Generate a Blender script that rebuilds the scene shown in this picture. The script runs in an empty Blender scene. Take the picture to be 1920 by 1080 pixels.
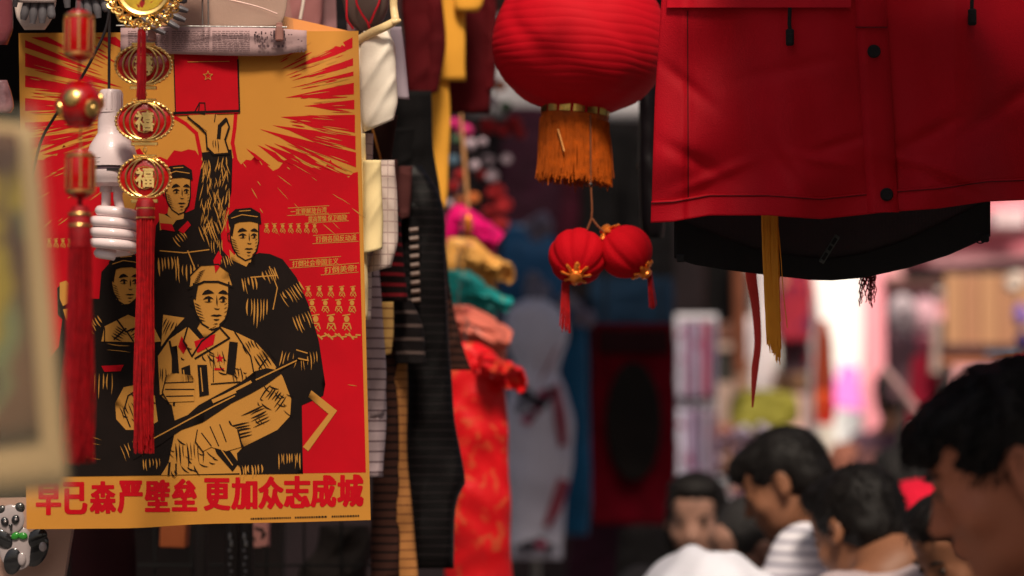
import bpy, bmesh, math, random
import numpy as np
from mathutils import Vector, Matrix
SC = bpy.context.scene
R = math.radians
# ------------------------------------------------------------------ camera
LENS = 85.0
F = 1920 * LENS / 36.0
CAM = np.array([0.0, 0.0, 1.60])
PITCH = R(3.0)
RT = np.array([1.0, 0, 0]); FW = np.array([0, math.cos(PITCH), math.sin(PITCH)]); UP = np.array([0, -math.sin(PITCH), math.cos(PITCH)])
cam_data = bpy.data.cameras.new("camera"); cam = bpy.data.objects.new("camera", cam_data)
SC.collection.objects.link(cam); SC.camera = cam
cam.location = CAM; cam.rotation_euler = (R(90) + PITCH, 0, 0)
cam_data.lens = LENS; cam_data.sensor_width = 36; cam_data.clip_start = .05; cam_data.clip_end = 600
cam_data.dof.use_dof = True; cam_data.dof.focus_distance = 3.54; cam_data.dof.aperture_fstop = 2.3
# ------------------------------------------------------------------ light
SUN_EL, SUN_AZ = 50.0, 177.0      # the soft hazy sun stands high behind the camera
world = bpy.data.worlds.new("World"); SC.world = world; world.use_nodes = True
nt = world.node_tree; bg = nt.nodes["Background"]
sky = nt.nodes.new("ShaderNodeTexSky"); sky.sky_type = 'NISHITA'; sky.sun_disc = False
sky.sun_elevation = R(SUN_EL); sky.sun_rotation = R(SUN_AZ); sky.dust_density = 6; sky.air_density = 1.0; sky.ozone_density = .6
nt.links.new(sky.outputs[0], bg.inputs[0]); bg.inputs[1].default_value = 0.048
sun_d = bpy.data.lights.new("sun", 'SUN'); sun = bpy.data.objects.new("sun", sun_d); SC.collection.objects.link(sun)
sun_d.energy = 2.9; sun_d.angle = R(12); sun_d.color = (1.0, .86, .70)
az = R(SUN_AZ)
sd = Vector((math.sin(az) * math.cos(R(SUN_EL)), math.cos(az) * math.cos(R(SUN_EL)), math.sin(R(SUN_EL))))
sun.rotation_euler = sd.to_track_quat('Z', 'Y').to_euler()
SC.view_settings.view_transform = 'Standard'; SC.view_settings.look = 'None'
SC.view_settings.exposure = 0.28; SC.view_settings.gamma = 1.0; SC.view_settings.use_curve_mapping = False
SC.cycles.max_bounces = 8; SC.cycles.transparent_max_bounces = 12; SC.cycles.use_denoising = True
# ------------------------------------------------------------------ helpers
COL = SC.collection
def W(px, py, d):
    """world point seen at photo pixel (px, py) at view depth d metres"""
    px = np.asarray(px, float); py = np.asarray(py, float); d = np.asarray(d, float)
    x = (px - 960) / F * d; y = (540 - py) / F * d
    return CAM + x[..., None] * RT + y[..., None] * UP + d[..., None] * FW
def S(d): return d / F            # metres per photo pixel at depth d
def thing(name, label, cat, loc, group=None):
    o = bpy.data.objects.new(name, None); COL.objects.link(o); o.location = tuple(float(v) for v in loc)
    o.empty_display_size = .05
    o['label'] = label; o['category'] = cat
    if group: o['group'] = group
    return o
def tag(o, label, cat, group=None):
    o['label'] = label; o['category'] = cat
    if group: o['group'] = group
    return o
def struct(o): o['kind'] = 'structure'; return o
def origin_of(p):
    v = np.zeros(3)
    while p is not None: v += np.array(p.location); p = p.parent
    return v
def mk(name, verts, faces, mat, parent=None, smooth=True, mats=None, midx=None):
    """one mesh object from world-space vertices"""
    V = np.asarray(verts, float)
    if parent is not None: V = V - origin_of(parent); loc = (0, 0, 0)
    else:
        lo, hi = V.min(0), V.max(0); c = np.array([(lo[0] + hi[0]) / 2, (lo[1] + hi[1]) / 2, lo[2]]); V = V - c; loc = c
    me = bpy.data.meshes.new(name); me.from_pydata(V.tolist(), [], faces if isinstance(faces, list) else faces.tolist())
    for m in (mats or [mat]): me.materials.append(m)
    if smooth: me.polygons.foreach_set('use_smooth', [True] * len(me.polygons))
    if midx is not None: me.polygons.foreach_set('material_index', midx)
    me.update()
    o = bpy.data.objects.new(name, me); COL.objects.link(o); o.location = tuple(float(v) for v in loc)
    if parent is not None: o.parent = parent
    return o
class MB:
    """collects shapes in world space, then becomes ONE mesh object"""
    def __init__(s): s.v = []; s.f = []; s.n = 0
    def add(s, V, Fc):
        V = np.asarray(V, float).reshape(-1, 3); s.v.append(V); s.f += [tuple(i + s.n for i in f) for f in Fc]; s.n += len(V); return s
    def box(s, c, h, rot=None, bev=0.0):
        c = np.asarray(c, float); hx, hy, hz = h
        b = min(bev, hx * .9, hy * .9, hz * .9)
        if b <= 0:
            V = np.array([[x, y, z] for x in (-hx, hx) for y in (-hy, hy) for z in (-hz, hz)])
            Fc = [(0, 1, 3, 2), (4, 6, 7, 5), (0, 4, 5, 1), (2, 3, 7, 6), (0, 2, 6, 4), (1, 5, 7, 3)]
        else:
            V = []; idx = {}
            for x in (-1, 1):
                for y in (-1, 1):
                    for z in (-1, 1):
                        for a in range(3):
                            p = [x * hx, y * hy, z * hz]
                            for k in range(3):
                                if k != a: p[k] -= (x, y, z)[k] * b
                            idx[(x, y, z, a)] = len(V); V.append(p)
            V = np.array(V); Fc = []
            for a in range(3):
                o1, o2 = [k for k in range(3) if k != a]
                for sg in (-1, 1):
                    q = []
                    for s1, s2 in ((-1, -1), (1, -1), (1, 1), (-1, 1)):
                        k = [0, 0, 0]; k[a] = sg; k[o1] = s1; k[o2] = s2; q.append(idx[(*k, a)])
                    Fc.append(tuple(q))
                for s1 in (-1, 1):
                    for s2 in (-1, 1):
                        k0 = [0, 0, 0]; k1 = [0, 0, 0]; k0[a] = -1; k1[a] = 1
                        k0[o1] = k1[o1] = s1; k0[o2] = k1[o2] = s2
                        Fc.append((idx[(*k0, o1)], idx[(*k1, o1)], idx[(*k1, o2)], idx[(*k0, o2)]))
            for x in (-1, 1):
                for y in (-1, 1):
                    for z in (-1, 1): Fc.append(tuple(idx[(x, y, z, a)] for a in range(3)))
        if rot is not None: V = V @ np.array(rot).T
        return s.add(V + c, Fc)
    def tube(s, pts, r, n=8, cap=True, flat=1.0):
        P = np.asarray(pts, float); m = len(P); r = np.broadcast_to(np.asarray(r, float), (m,))
        T = np.gradient(P, axis=0); T /= np.linalg.norm(T, axis=1)[:, None] + 1e-9
        ref = np.array([0, 0, 1.0]) if abs(T[0][2]) < .9 else np.array([0, 1.0, 0])
        V = []; u = None
        for i in range(m):
            if u is None: u = np.cross(ref, T[i])
            else: u = u - T[i] * np.dot(u, T[i])
            u /= np.linalg.norm(u) + 1e-9; w = np.cross(T[i], u)
            a = np.arange(n) / n * 2 * math.pi
            V.append(P[i] + r[i] * (np.cos(a)[:, None] * u + flat * np.sin(a)[:, None] * w))
        V = np.concatenate(V); Fc = []
        for i in range(m - 1):
            for k in range(n):
                a0 = i * n + k; b0 = i * n + (k + 1) % n; Fc.append((a0, b0, b0 + n, a0 + n))
        if cap: Fc.append(tuple(range(n - 1, -1, -1))); Fc.append(tuple((m - 1) * n + k for k in range(n)))
        return s.add(V, Fc)
    def lathe(s, c, prof, n=32, M=None, cap=True, sx=1, sy=1):
        """prof: (radius, z) rows about the local z axis"""
        m = len(prof); a = np.arange(n) / n * 2 * math.pi; V = []
        for r_, z_ in prof: V.append(np.stack([r_ * np.cos(a) * sx, r_ * np.sin(a) * sy, np.full(n, z_)], 1))
        V = np.concatenate(V)
        if M is not None: V = V @ np.array(M).T
        Fc = []
        for i in range(m - 1):
            for k in range(n):
                a0 = i * n + k; b0 = i * n + (k + 1) % n; Fc.append((a0, b0, b0 + n, a0 + n))
        if cap: Fc.append(tuple(range(n - 1, -1, -1))); Fc.append(tuple((m - 1) * n + k for k in range(n)))
        return s.add(V + np.asarray(c, float), Fc)
    def ball(s, c, r, n=16, M=None):
        r = np.broadcast_to(np.asarray(r, float), (3,)); prof = [(max(1e-4, math.sin(t)), -math.cos(t)) for t in np.linspace(.02, math.pi - .02, max(5, n // 2))]
        m = len(prof); a = np.arange(n) / n * 2 * math.pi
        V = np.concatenate([np.stack([q * np.cos(a), q * np.sin(a), np.full(n, z)], 1) for q, z in prof]) * r
        if M is not None: V = V @ np.array(M).T
        Fc = [(i * n + k, i * n + (k + 1) % n, (i + 1) * n + (k + 1) % n, (i + 1) * n + k) for i in range(m - 1) for k in range(n)]
        Fc.append(tuple(range(n - 1, -1, -1))); Fc.append(tuple((m - 1) * n + k for k in range(n)))
        return s.add(V + np.asarray(c, float), Fc)
    def poly(s, pts, n, th):
        """prism: outline pts (world), thickness vector th"""
        P = np.asarray(pts, float); k = len(P); t = np.asarray(n, float) * th
        V = np.concatenate([P, P + t]); Fc = [tuple(range(k)), tuple(range(2 * k - 1, k - 1, -1))]
        Fc += [(i, i + k, (i + 1) % k + k, (i + 1) % k) for i in range(k)]
        return s.add(V, Fc)
    def build(s, name, mat, parent=None, smooth=False, kind=None):
        o = mk(name, np.concatenate(s.v), s.f, mat, parent, smooth)
        if smooth: 
            try: o.data.set_sharp_from_angle(angle=R(40))
            except Exception: pass
        if kind: o['kind'] = kind
        return o
def rotm(ax, deg): return np.array(Matrix.Rotation(R(deg), 3, ax))
# ------------------------------------------------------------------ materials
_M = {}
def srgb(*c):
    return tuple((v / 255 / 12.92) if v / 255 <= .04045 else ((v / 255 + .055) / 1.055) ** 2.4 for v in c)
def mat(name, col, rough=.8, metal=0.0, var=.18, vs=9.0, bump=.15, bs=350.0, stripe=None, sheen=0.0, alpha=1.0, trans=0.0, coat=0.0, spots=None, grain=0.0, spec=.3, sss=0):
    if name in _M: return _M[name]
    m = bpy.data.materials.new(name); m.use_nodes = True; t = m.node_tree; L = t.links; N = t.nodes
    b = N["Principled BSDF"]; tc = N.new("ShaderNodeTexCoord"); co = tc.outputs['Object']
    ns = N.new("ShaderNodeTexNoise"); ns.inputs['Scale'].default_value = vs; ns.inputs['Detail'].default_value = 5; L.new(co, ns.inputs['Vector'])
    def mixc(fac, a, c):
        x = N.new("ShaderNodeMix"); x.data_type = 'RGBA'
        for k, v in ((6, a), (7, c)):
            if isinstance(v, tuple): x.inputs[k].default_value = (*v[:3], 1)
            else: L.new(v, x.inputs[k])
        if isinstance(fac, float): x.inputs[0].default_value = fac
        else: L.new(fac, x.inputs[0])
        return x.outputs[2]
    rr = N.new("ShaderNodeMapRange"); rr.inputs[1].default_value = .3; rr.inputs[2].default_value = .7; L.new(ns.outputs[0], rr.inputs[0])
    c = mixc(rr.outputs[0], tuple(v * (1 - var) for v in col), tuple(min(1, v * (1 + var)) for v in col))
    for st in (stripe or []):      # (axis, stripes per metre, colour, share)
        ax, fr, sc, sh = st
        sp = N.new("ShaderNodeSeparateXYZ"); L.new(co, sp.inputs[0])
        nz = N.new("ShaderNodeTexNoise"); nz.inputs['Scale'].default_value = 6; L.new(co, nz.inputs['Vector'])
        ma = N.new("ShaderNodeMath"); ma.operation = 'MULTIPLY'; ma.inputs[1].default_value = fr; L.new(sp.outputs['XYZ'.index(ax)], ma.inputs[0])
        ad = N.new("ShaderNodeMath"); ad.operation = 'MULTIPLY_ADD'; ad.inputs[1].default_value = .25; L.new(nz.outputs[0], ad.inputs[0]); L.new(ma.outputs[0], ad.inputs[2])
        fr_ = N.new("ShaderNodeMath"); fr_.operation = 'FRACT'; L.new(ad.outputs[0], fr_.inputs[0])
        ls = N.new("ShaderNodeMath"); ls.operation = 'LESS_THAN'; ls.inputs[1].default_value = sh; L.new(fr_.outputs[0], ls.inputs[0])
        c = mixc(ls.outputs[0], c, sc)
    if spots:                      # (scale, colour, threshold)
        for sc_, cc, th in spots:
            vz = N.new("ShaderNodeTexNoise"); vz.inputs['Scale'].default_value = sc_; vz.inputs['Detail'].default_value = 3; vz.inputs['Distortion'].default_value = 1.2; L.new(co, vz.inputs['Vector'])
            mr = N.new("ShaderNodeMapRange"); mr.inputs[1].default_value = th; mr.inputs[2].default_value = th + .05; L.new(vz.outputs[0], mr.inputs[0])
            c = mixc(mr.outputs[0], c, cc)
    L.new(c, b.inputs['Base Color'])
    b.inputs['Roughness'].default_value = rough; b.inputs['Metallic'].default_value = metal
    b.inputs['Specular IOR Level'].default_value = spec
    if sheen: b.inputs['Sheen Weight'].default_value = sheen
    if alpha < 1: b.inputs['Alpha'].default_value = alpha
    if trans: b.inputs['Transmission Weight'].default_value = trans
    if coat: b.inputs['Coat Weight'].default_value = coat
    if sss: b.inputs['Subsurface Weight'].default_value = sss; b.inputs['Subsurface Radius'].default_value = (.012, .004, .002); b.inputs['Subsurface Scale'].default_value = 1
    if bump:
        n2 = N.new("ShaderNodeTexNoise"); n2.inputs['Scale'].default_value = bs; n2.inputs['Detail'].default_value = 3; L.new(co, n2.inputs['Vector'])
        bp = N.new("ShaderNodeBump"); bp.inputs['Strength'].default_value = bump; bp.inputs['Distance'].default_value = .002; L.new(n2.outputs[0], bp.inputs['Height']); L.new(bp.outputs[0], b.inputs['Normal'])
    _M[name] = m; return m
def smoothrows(ys, vals, y):
    """C1 interpolation through control rows"""
    ys = np.asarray(ys, float); v = np.asarray(vals, float); y = np.asarray(y, float)
    if len(ys) < 3: return np.interp(y, ys, v)
    g = np.zeros(len(ys)); dv = np.diff(v) / np.diff(ys)
    for i in range(1, len(ys) - 1): g[i] = 0 if dv[i - 1] * dv[i] <= 0 else 2 * dv[i - 1] * dv[i] / (dv[i - 1] + dv[i])
    g[0], g[-1] = dv[0], dv[-1]
    k = np.clip(np.searchsorted(ys, y) - 1, 0, len(ys) - 2); h = ys[k + 1] - ys[k]; t = np.clip((y - ys[k]) / h, 0, 1)
    return (2*t**3-3*t**2+1)*v[k] + (t**3-2*t**2+t)*h*g[k] + (-2*t**3+3*t**2)*v[k+1] + (t**3-t**2)*h*g[k+1]
def ploft(parent, name, m_, d, rows, th=.03, n=48, m=30, fold=.006, fx=7.0, seed=0, slant=0.0, dd=0.0, hollow=True, wave=0.0, crease=0.0, bowl=0.0):
    """hanging cloth body: rows (y, xleft, xright) of its outline at distance d, with real thickness, folds and a hollow hem"""
    rg = np.random.default_rng(seed + 17); rows = sorted(rows)
    ys = [r[0] for r in rows]; y = np.linspace(ys[0], ys[-1], m)
    xl = smoothrows(ys, [r[1] for r in rows], y); xr = smoothrows(ys, [r[2] for r in rows], y)
    a = np.arange(n) / n * 2 * math.pi; V = []
    ph = rg.uniform(0, 6.28, 8); H = (ys[-1] - ys[0]) * S(d)
    def ring(i, sc=1.0, dz=0.0, e=0):
        t = i / (m - 1); xc = (xl[i] + xr[i]) / 2; hw = (xr[i] - xl[i]) / 2 * sc
        ca = np.cos(a); sa = np.sign(np.sin(a)) * np.abs(np.sin(a)) ** .75
        thk = th * sc * min(1, .35 + (hw * S(d)) / (th + 1e-6) * .5)
        u = ca * hw * S(d) * 14
        k = min(1.0, .25 + t * 1.2)
        f = np.sin(u * fx / 7 + ph[0] + t * 1.3) * .5 + np.sin(u * fx / 3.7 + ph[1] - t * 2.1) * .3 + np.sin(u * fx / 2.1 + ph[2] + t * 4) * .18
        f2 = np.sin(t * H * 31 + ph[3] + u * .8) * .5 + np.sin(t * H * 57 + ph[4] - u * 1.4) * .3
        cr = np.abs(np.sin(t * H * 44 + ph[5] + u * 1.1 * math.sin(ph[6]))) ** 3 * np.abs(np.sin(u * 1.3 + ph[7]))
        wa = u * 2.3 + 1.7 * np.sin(t * H * 17 + ph[2]) + ph[1]; wb = t * H * 26 + 1.4 * np.sin(u * 1.7 + ph[5]) + ph[6]
        rd = (1 - np.abs(np.sin(wa + wb))) ** 2 * .5 + (1 - np.abs(np.sin(wa * .7 - wb * 1.3))) ** 3 * .5
        dep = d + dd * t - thk * sa + fold * (f * k + .45 * f2) + crease * (cr * .4 - rd) - bowl * (1 - ca * ca)
        px = xc + ca * hw * (1 + wave * .02 * np.sin(t * 9 + ph[6]))
        px = px + np.where(np.abs(ca) > .8, fold / S(d) * .12 * np.sin(t * H * 40 + ph[3] + np.sign(ca)), 0)
        py = y[i] + slant * (px - xc) * t + dz + (wave * 3 * np.sin(ca * 3.3 + ph[7]) if i > m - 3 else 0)
        V.append(W(px, py, dep))
    for i in range(m): ring(i)
    if hollow: ring(m - 1, .93); ring(m - 3, .9)
    M_ = len(V); V = np.concatenate(V); Fc = []
    for i in range(M_ - 1):
        for k in range(n):
            a0 = i * n + k; b0 = i * n + (k + 1) % n; Fc.append((a0, a0 + n, b0 + n, b0))
    Fc.append(tuple(range(n))); Fc.append(tuple(reversed([(M_ - 1) * n + k for k in range(n)])))
    return mk(name, V, Fc, m_, parent)
def ptube(parent, name, m_, pts, w, n=10, flat=1.0, sub=6, smooth=True):
    """tube through photo points (px, py, d); w = radius in px (list or number)"""
    P = np.array(pts, float); t = np.arange(len(P)); tt = np.linspace(0, len(P) - 1, (len(P) - 1) * sub + 1)
    Q = np.stack([smoothrows(t, P[:, k], tt) for k in range(3)], 1)
    w = np.interp(tt, t, np.broadcast_to(np.asarray(w, float), (len(P),)))
    b = MB(); b.tube(W(Q[:, 0], Q[:, 1], Q[:, 2]), w * Q[:, 2] / F, n, flat=flat)
    return b.build(name, m_, parent, smooth)
def strands(parent, name, m_, top, n, rad, length, thick, sway=.003, seed=0, taper=.8, kind=None, seg=7, ragged=.1, spread=1.0, sx=1, sy=1):
    """bundle of hanging threads below world point top"""
    rg = np.random.default_rng(seed); b = MB()
    for i in range(n):
        a = rg.uniform(0, 6.28); q = rad * math.sqrt(rg.uniform(.15, 1)); L_ = length * (1 - ragged * rg.uniform(0, 1) ** 2)
        p0 = np.array([q * math.cos(a) * sx, q * math.sin(a) * sy, 0]); ph = rg.uniform(0, 6.28); t = np.linspace(0, 1, seg)
        off = sway * np.sin(t * 5 + ph) * t
        P = np.array(top) + p0 * (taper + (spread - taper) * t)[:, None] + np.stack([off, off * .6 * math.cos(ph), -L_ * t], 1)
        b.tube(P, thick, 3, cap=False)
    return b.build(name, m_, parent, True, kind)
def text_polys(body, bold=0.0):
    c = bpy.data.curves.new('t', 'FONT'); c.body = body; c.size = 1; c.offset = bold; c.resolution_u = 3
    o = bpy.data.objects.new('t', c); COL.objects.link(o); dg = bpy.context.evaluated_depsgraph_get()
    ev = o.evaluated_get(dg); me = ev.to_mesh()
    V = np.array([v.co[:] for v in me.vertices]); Fc = [tuple(p.vertices) for p in me.polygons]
    ev.to_mesh_clear(); bpy.data.objects.remove(o); bpy.data.curves.remove(c)
    return V, Fc
def text_mesh(body, box, fn, bold=.02):
    """glyph mesh stretched to box (x0,y0,x1,y1), y down, mapped by fn(x,y)->world"""
    V, Fc = text_polys(body, bold); lo, hi = V.min(0), V.max(0)
    x = box[0] + (V[:, 0] - lo[0]) / (hi[0] - lo[0]) * (box[2] - box[0]); y = box[3] - (V[:, 1] - lo[1]) / (hi[1] - lo[1]) * (box[3] - box[1])
    return fn(x, y), Fc
# ------------------------------------------------------------------ smooth solids: bodies and clothes as one surface each
class Field:
    def __init__(s, lo, hi, h):
        s.h = h; s.lo = np.array(lo, float); n = np.ceil((np.array(hi) - s.lo) / h).astype(int) + 1; s.n = n
        s.g = np.full(n, .2, np.float32)
        s.ax = [s.lo[k] + np.arange(n[k]) * h for k in range(3)]
    def _win(s, c, rad, k):
        m = rad + k * 1.5 + s.h * 2; i0 = [max(0, int((c[a] - m - s.lo[a]) / s.h)) for a in range(3)]; i1 = [min(s.n[a], int((c[a] + m - s.lo[a]) / s.h) + 2) for a in range(3)]
        if any(i1[a] <= i0[a] for a in range(3)): return None
        sl = tuple(slice(i0[a], i1[a]) for a in range(3))
        X, Y, Z = np.meshgrid(*[s.ax[a][sl[a]] for a in range(3)], indexing='ij')
        return sl, X, Y, Z
    def _put(s, sl, d, k, op):
        g = s.g[sl]
        if op == 'add':
            h = np.clip(.5 + .5 * (g - d) / k, 0, 1); s.g[sl] = g + (d - g) * h - k * h * (1 - h)
        elif op == 'sub':
            d = -d; h = np.clip(.5 - .5 * (g - d) / k, 0, 1); s.g[sl] = g + (d - g) * h + k * h * (1 - h)
    def ell(s, c, r, M=None, k=.01, op='add'):
        c = np.array(c, float); r = np.array(r, float); w = s._win(c, r.max(), k)
        if w is None: return
        sl, X, Y, Z = w; P = np.stack([X - c[0], Y - c[1], Z - c[2]], -1)
        if M is not None: P = P @ np.array(M)
        k0 = np.linalg.norm(P / r, axis=-1); k1 = np.linalg.norm(P / r ** 2, axis=-1) + 1e-9
        s._put(sl, k0 * (k0 - 1) / k1, k, op)
    def cap(s, a, b, ra, rb, k=.01, op='add', flat=None):
        a = np.array(a, float); b = np.array(b, float); c = (a + b) / 2; w = s._win(c, np.linalg.norm(b - a) / 2 + max(ra, rb), k)
        if w is None: return
        sl, X, Y, Z = w; P = np.stack([X - a[0], Y - a[1], Z - a[2]], -1); d = b - a
        t = np.clip((P @ d) / (d @ d + 1e-9), 0, 1); Q = P - t[..., None] * d
        s._put(sl, np.linalg.norm(Q, axis=-1) - (ra + (rb - ra) * t), k, op)
    def mesh(s):
        g = s.g; ins = g < 0; nx, ny, nz = g.shape
        acc = np.zeros((nx - 1, ny - 1, nz - 1, 3), np.float32); cnt = np.zeros((nx - 1, ny - 1, nz - 1), np.float32)
        E = {}
        for a in range(3):
            A = [slice(None)] * 3; B = [slice(None)] * 3; A[a] = slice(0, -1); B[a] = slice(1, None)
            ga, gb = g[tuple(A)], g[tuple(B)]; cr = (ga < 0) != (gb < 0); E[a] = (cr, ga < 0)
            idx = np.argwhere(cr); va = ga[cr]; vb = gb[cr]; t = va / (va - vb)
            pos = idx.astype(np.float32); pos[:, a] += t
            o = [k for k in range(3) if k != a]
            for d1 in (0, -1):
                for d2 in (0, -1):
                    c = idx.copy(); c[:, o[0]] += d1; c[:, o[1]] += d2
                    ok = (c >= 0).all(1) & (c[:, 0] < nx - 1) & (c[:, 1] < ny - 1) & (c[:, 2] < nz - 1)
                    cc = c[ok]; np.add.at(acc, (cc[:, 0], cc[:, 1], cc[:, 2]), pos[ok]); np.add.at(cnt, (cc[:, 0], cc[:, 1], cc[:, 2]), 1)
        has = cnt > 0; ids = np.full(cnt.shape, -1, np.int64); ids[has] = np.arange(has.sum())
        V = acc[has] / cnt[has][:, None] * s.h + s.lo
        Fs = []
        for a in range(3):
            cr, sg = E[a]; idx = np.argwhere(cr); sgn = sg[cr]; o = [(a + 1) % 3, (a + 2) % 3]
            ok = (idx[:, o[0]] > 0) & (idx[:, o[1]] > 0) & (idx[:, o[0]] < g.shape[o[0]] - 1) & (idx[:, o[1]] < g.shape[o[1]] - 1)
            idx = idx[ok]; sgn = sgn[ok]
            q = []
            for d1, d2 in ((0, 0), (-1, 0), (-1, -1), (0, -1)):
                c = idx.copy(); c[:, o[0]] += d1; c[:, o[1]] += d2; q.append(ids[c[:, 0], c[:, 1], c[:, 2]])
            q = np.stack(q, 1); q[~sgn] = q[~sgn][:, ::-1]; Fs.append(q)
        Fs = np.concatenate(Fs); Fs = Fs[(Fs >= 0).all(1)]
        # relax a little
        e = np.concatenate([Fs[:, [0, 1]], Fs[:, [1, 2]], Fs[:, [2, 3]], Fs[:, [3, 0]]])
        for _ in range(2):
            a_ = np.zeros_like(V); c_ = np.zeros(len(V)); np.add.at(a_, e[:, 0], V[e[:, 1]]); np.add.at(c_, e[:, 0], 1); np.add.at(a_, e[:, 1], V[e[:, 0]]); np.add.at(c_, e[:, 1], 1)
            V = V * .6 + .4 * a_ / np.maximum(c_, 1)[:, None]
        return V, Fs
def head_solid(f, T, k0=.012, rot=None, nose=1.0):
    """T maps head-local (x right, y forward, z up, origin between the ears) to the field's space; rot = its 3x3"""
    e = lambda c, r, k=.014, op='add': f.ell(T(c), r, rot, k, op)
    e((0, -.014, .035), (.076, .096, .086)); e((0, .028, -.03), (.060, .064, .082), .02); e((0, .030, -.082), (.047, .05, .032), .02)
    e((0, .072, -.101), (.018, .016, .016), .018)
    f.cap(T((0, .088, .004)), T((0, .107 * nose, -.036)), .0075, .0115, .009); e((.011, .095, -.04), (.0075, .01, .007), .006); e((-.011, .095, -.04), (.0075, .01, .007), .006)
    e((0, .074, .022), (.05, .018, .011), .012); e((0, .060, .055), (.055, .03, .03), .02)
    for s in (-1, 1):
        e((s * .033, .098, .003), (.015, .014, .010), .012, 'sub'); e((s * .032, .079, .0), (.0145, .013, .011), .004)
        e((s * .043, .06, -.032), (.021, .02, .02), .02)
        f.cap(T((s * .019, .093, -.001)), T((s * .043, .083, -.002)), .003, .0028, .003)
        e((s * .079, -.010, -.004), (.010, .019, .032), .006); e((s * .088, -.006, -.001), (.006, .010, .018), .005, 'sub'); e((s * .080, -.002, -.03), (.008, .010, .011), .006)
    e((0, .091, -.060), (.021, .010, .0055), .006); e((0, .089, -.071), (.019, .010, .0065), .006)
    e((0, .105, -.0655), (.02, .006, .0018), .003, 'sub')
def pose_frame(yaw, pitch=0, roll=0):
    return np.array(Matrix.Rotation(R(yaw), 3, 'Z') @ Matrix.Rotation(R(-pitch), 3, 'X') @ Matrix.Rotation(R(roll), 3, 'Y'))
def person(label, hx, hy, hd, yaw, pitch=0, hyaw=None, lean=0, H=1.70, scale=1.0, shirt=None, trousers=None, skin=None, hairm=None, hair='short', res=.009, hres=None, cap=None, group=None, roll=0, arms=0, nk=.178, wide=1.0, seed=0, nstr=500):
    """whole standing figure whose head centre is seen at photo pixel (hx, hy) at distance hd; yaw 0 looks away along the alley"""
    hc = W(hx, hy, hd); root = thing('person', label, 'person', (hc[0], hc[1], 0), group)
    rg = np.random.default_rng(seed)
    By = pose_frame(yaw); HR = pose_frame(yaw if hyaw is None else hyaw, pitch, roll)
    k = scale; TH = lambda c: hc + HR @ (np.array(c) * k)
    # spine: neck base sits behind and below the head, hips below, feet on the ground
    neck0 = TH((0, -.03, -.07)); nb = hc + By @ np.array([0, -.045 - .16 * math.sin(R(pitch)), (-nk + .16 * math.sin(R(pitch))) * k])
    hipz = max(.55, (nb[2]) * .62); dz = nb[2] - hipz; hip = nb + By @ np.array([0, -math.tan(R(lean)) * dz, 0]); hip[2] = hipz
    ch = nb * .72 + hip * .28; ch[2] -= .0
    def side(s, x, y, z, base): return base + By @ np.array([s * x, y, z])
    B = lambda p: p
    lo = np.minimum(hc, hip) - np.array([.42, .42, 0]); hi = np.maximum(hc, hip) + np.array([.42, .42, .2]); lo[2] = -.02; hi[2] = hc[2] + .17
    f = Field(lo, hi, res)
    # head at one resolution with the body: one continuous skin
    fk = f
    head_solid_scaled(fk, TH, HR, k)
    f.cap(neck0, nb, .052 * k, .058 * k, .02); f.cap(nb, ch, .075 * k, .12 * k, .04)
    sw = .165 * k * wide; sh = {}
    limb = []
    for s in (-1, 1):
        shp = side(s, sw, 0, -.055, nb); sh[s] = shp; f.cap(side(s, .05, 0, -.01, nb), shp, .045, .052, .03)
        el = shp + By @ np.array([s * .05, .02 + .12 * (arms > 0), -.27 * k]); wr = el + By @ np.array([-s * .02 - s * .06 * (arms > 0), .06 + .17 * (arms > 0), -.23 * k + .12 * (arms > 0)])
        f.cap(shp, el, .047, .038, .02); f.cap(el, wr, .036, .024, .012); limb.append((s, shp, el, wr))
        d = (wr - el); d /= np.linalg.norm(d); sd_ = By @ np.array([0, 1.0, 0]) if arms == 0 else By @ np.array([s * 1.0, 0, 0]); sd_ = sd_ - d * (sd_ @ d); sd_ /= np.linalg.norm(sd_)
        nrm = np.cross(d, sd_); pm = wr + d * .05; f.cap(wr, pm, .022, .026, .012); f.cap(pm - sd_ * .018, pm + sd_ * .018 + d * .02, .015, .014, .01)
        for q, (o, ln) in enumerate(((-.030, .062), (-.010, .074), (.010, .078), (.030, .070))):
            a0 = pm + d * .03 + sd_ * o; a1 = a0 + d * ln * .5 + nrm * .006 + sd_ * o * .15; a2 = a1 + d * ln * .42 + nrm * .018; f.cap(a0, a1, .0085, .008, .002); f.cap(a1, a2, .008, .0065, .002)
        t0 = wr + d * .02 + sd_ * .02; t1 = t0 + d * .03 + sd_ * .028; f.cap(t0, t1, .011, .010, .004); f.cap(t1, t1 + d * .028 + sd_ * .006, .0095, .008, .003)
    f.cap(ch, hip, .115 * k, .10 * k, .05); f.cap(side(-1, .07, 0, 0, hip), side(1, .07, 0, 0, hip), .09, .09, .04)
    feet = []
    for s in (-1, 1):
        h0 = side(s, .085, 0, -.02, hip); kn = h0.copy(); kn += By @ np.array([s * .01, .03, 0]); kn[2] = hip[2] * .53; an = h0 + By @ np.array([s * .02, -.02, 0]); an[2] = .09
        f.cap(h0, kn, .075, .052, .03); f.cap(kn, an, .05, .034, .02); to = an + By @ np.array([s * .02, .15, 0]); to[2] = .035; f.cap(an - np.array([0, 0, .035]), to, .042, .034, .02); feet.append((h0, kn, an, to))
    V, Fc = f.mesh(); body = mk('body', V, Fc, skin, root)
    # shirt
    g = Field(lo, hi, res * 1.15)
    g.cap(nb + By @ np.array([0, -.01, -.035]), ch, .088 * k, .142 * k * wide, .04); g.cap(ch, hip, .14 * k * wide, .135, .05); g.cap(hip, hip - np.array([0, 0, .07]), .13, .135, .04)
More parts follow.
